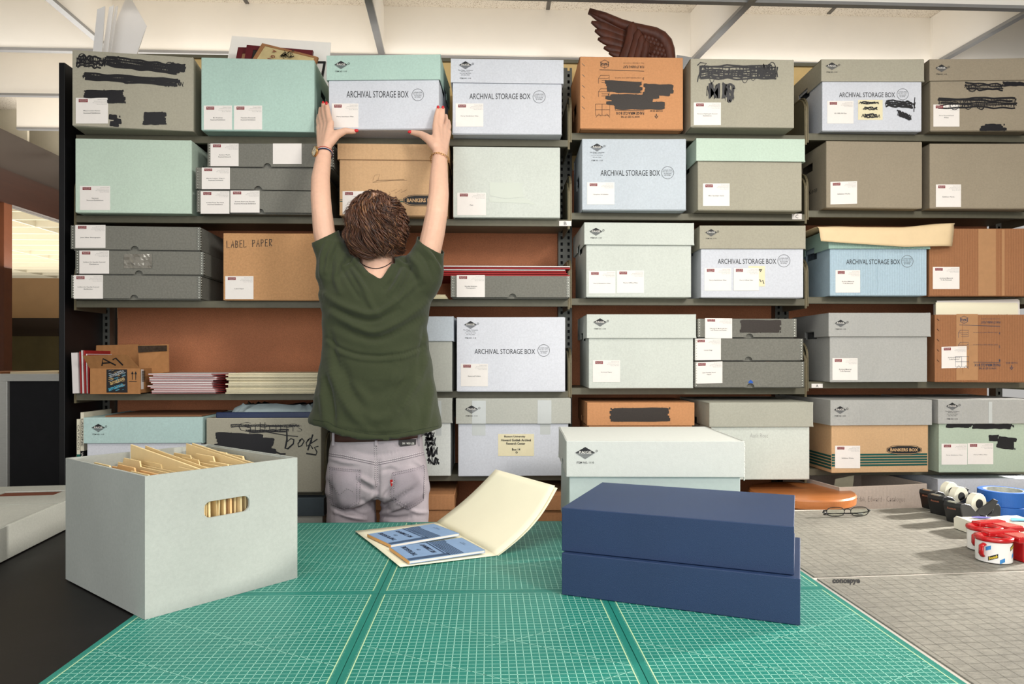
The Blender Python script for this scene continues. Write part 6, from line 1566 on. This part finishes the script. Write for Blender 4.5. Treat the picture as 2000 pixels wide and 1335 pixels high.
# shoes
for xx in (689, 789):
    hp = PY(xx, 965, YB); mb = MB(); Q = []
    for i in range(11):
        t = i/10; y = -.06+.27*t; w_ = .040+.010*math.sin(math.pi*min(1, t*1.2))-(.012 if t > .93 else 0); h_ = .085-.045*t
        Q.append([(hp.x-po.x+w_*math.cos(a), y, .045*0+max(0, h_/2+h_/2*math.sin(a)*1.0)) for a in [2*math.pi*k/20 for k in range(20)]])
    mb.rings(Q); mb.build('shoe', mat('dark_shoe', (40, 36, 34), .5), person, smooth=True)
# --- hair: wavy locks over a cap
hair_c = HC+Vector((0, -.004, .0))
mb = MB(); R_ = Mh.to_3x3()
mb.ell(hair_c+Vector((-.001, -.003, .004))-po, (.087, .098, .100), u=32, v=22, mi=2)
cap_me = mb
rr = random.Random(21)
crown = Vector((.01, -.035, .108))
def nz(x, y, z, k):
    return math.sin(x*k+1.3*y*k+.5)+math.sin(y*k*1.2-z*k*.8+2.1)+math.sin(z*k*1.1+x*k*.7+4.2)
def skull(th_, a, l_):
    d = Matrix.Rotation(math.radians(24), 3, 'X') @ Vector((math.sin(th_)*math.cos(a), math.sin(th_)*math.sin(a), math.cos(th_)))
    return hair_c+Vector((d.x*(.089+l_), d.y*(.101+l_), d.z*(.107+l_))), d
def lock(az, pol, length, wd, lift):
    """runs from near the crown down the skull, waving together with its neighbours"""
    pts = []; rad = []; n = 13; p0, d0 = skull(pol, az, 0); q = p0-hair_c
    ph = 1.25*nz(q.x, q.y, q.z, 30); am = .19+.07*nz(q.x, q.y, q.z, 17); sp = .35*nz(q.z, q.x, q.y, 22)
    for i in range(n):
        t = i/(n-1); th_ = min(pol+length*t, 2.16+.02*math.sin(az*9)); a = az+(sp*t+am*math.sin(ph+t*length*12)*(.3+.9*t))/max(.45, math.sin(th_))
        l_ = lift+.008*math.sin(ph*1.3+t*length*12+1.2)*(.3+t)+(.007*t*t)
        p, _ = skull(th_, a, l_); pts.append(p-po); rad.append(wd*(.5+.6*math.sin(math.pi*min(1, t*1.0+.05)))*(1 if t < .75 else (1-t)*3.6+.1))
    return pts, rad
for k in range(3600):
    pol = math.acos(1-rr.random()*1.5); az = rr.uniform(0, 2*math.pi); p, dd = skull(pol, az, 0)
    if dd.y > .35 and dd.z < .45: continue
    ln_ = rr.uniform(.45, .85)
    if pol+ln_ > 2.2: ln_ = max(.25, 2.2-pol)
    c_ = nz(p.x*1.0, p.y, p.z, 55)
    P, R2 = lock(az, pol, ln_, rr.uniform(.0013, .0024), rr.uniform(-.002, .006)+.0022*c_)
    mb.tube(P, R2, 4, mi=(0 if rr.random() < .62 else (1 if rr.random() < .42 else 2)), sq=(1.25, .7))
hair = mb.build('hair', [HAIRM, mat('light_brown_hair', (128, 90, 62), .36, 0, .25, 30, 0, spec=.5), mat('dark_brown_hair', (52, 32, 24), .45, 0, .3, 30, 0, spec=.5)], person, smooth=True, fix=False)
# necklace cord
mb = MB(); bb = BVHTree.FromPolygons([v.co.copy() for v in bodyme.vertices], [tuple(p.vertices) for p in bodyme.polygons])
pts = []
for i in range(15):
    t = i/14; x = 703+61*t; y = 512+12*math.sin(math.pi*t)**.8+(2 if t < .5 else 4)*0
    d = ray(x, y).normalized(); h = bb.ray_cast(CAM-po, d)
    if h[0] is not None: pts.append(h[0]-d*.002)
if len(pts) > 3: mb.tube(pts, .0013, 6); mb.build('necklace_cord', INK, person, smooth=True)
# watch on the left wrist
wdir = (WL-EL).normalized(); wc_ = EL.lerp(WL, 1.0)
def band(name, c, dirv, r, h, th, m, z0=0):
    q = dirv.to_track_quat('Z', 'Y').to_matrix().to_4x4(); mb = MB(); mb.lathe([(r, z0), (r+th, z0+.0005), (r+th, z0+h-.0005), (r, z0+h)], c-po, 48, M=q, closed=True)
    return mb.build(name, m, person, smooth=False)
wt = empty('wristwatch', wc_, 0, 'gold wristwatch with a red and navy striped strap on the left wrist', 'watch')
def band2(name, z0, h, m):
    q = wdir.to_track_quat('Z', 'Y').to_matrix().to_4x4(); mb = MB(); mb.lathe([(.0268, z0), (.0283, z0), (.0283, z0+h), (.0268, z0+h)], (0, 0, 0), 48, M=q, closed=True); mb.build(name, m, wt)
band2('strap', -.0045, .0038, mat('navy_strap', (32, 44, 82), .7)); band2('strap', -.0006, .0022, mat('pale_strap_stripe', (224, 206, 190), .7)); band2('strap', .0017, .0038, mat('red_strap', (166, 58, 44), .7))
fd = Vector((-.80, -.60, .05)).normalized(); q = fd.to_track_quat('Z', 'Y').to_matrix().to_4x4(); fc = fd*.0275
GOLDM = mat('gold_metal', (214, 168, 108), .25, .9, 0, 1, 0)
mb = MB(); mb.lathe([(0, 0), (.0165, 0), (.0175, .002), (.0175, .006), (.0155, .0078), (.0145, .0068), (0, .0068)], fc, 40, M=q); mb.build('case', GOLDM, wt, fix=False)
mb = MB(); mb.lathe([(0, .0070), (.0145, .0070), (.0145, .0073), (0, .0074)], fc, 40, M=q)
def wf(a, r): return fc+(q.to_3x3() @ Vector((r*math.cos(a), r*math.sin(a), .0078)))
for k in range(12): mb.tube([wf(k*math.pi/6, .0112), wf(k*math.pi/6, .0135)], .0004, 4, mi=1)
mb.tube([wf(0, 0), wf(1.0, .0085)], .0005, 4, mi=1); mb.tube([wf(0, 0), wf(2.6, .0110)], .0004, 4, mi=1)
mb.build('dial', [mat('cream_dial', (236, 222, 192), .4, 0, 0, 1, 0), INK], wt, fix=False)
# chain bracelet
bd = (WR-ER).normalized(); bc = WR.lerp(ER, .05); br = empty('bracelet', bc, 0, 'gold link chain bracelet on the right wrist', 'bracelet'); q = bd.to_track_quat('Z', 'Y').to_matrix()
for k in range(26):
    a = 2*math.pi*k/26; c = Vector((.0300*math.cos(a), .0290*math.sin(a), .0030*math.sin(a*2))); tg = Vector((-math.sin(a), math.cos(a), 0)); nn = Vector((math.cos(a), math.sin(a), 0)) if k % 2 else Vector((0, 0, 1))
    mb = MB(); P = [q @ (c+tg*.0052*math.cos(b_)+nn*.0030*math.sin(b_)) for b_ in [2*math.pi*i/12 for i in range(13)]]; mb.tube(P, .0008, 5, caps=False); mb.build('chain_link', GOLDM, br, smooth=True)
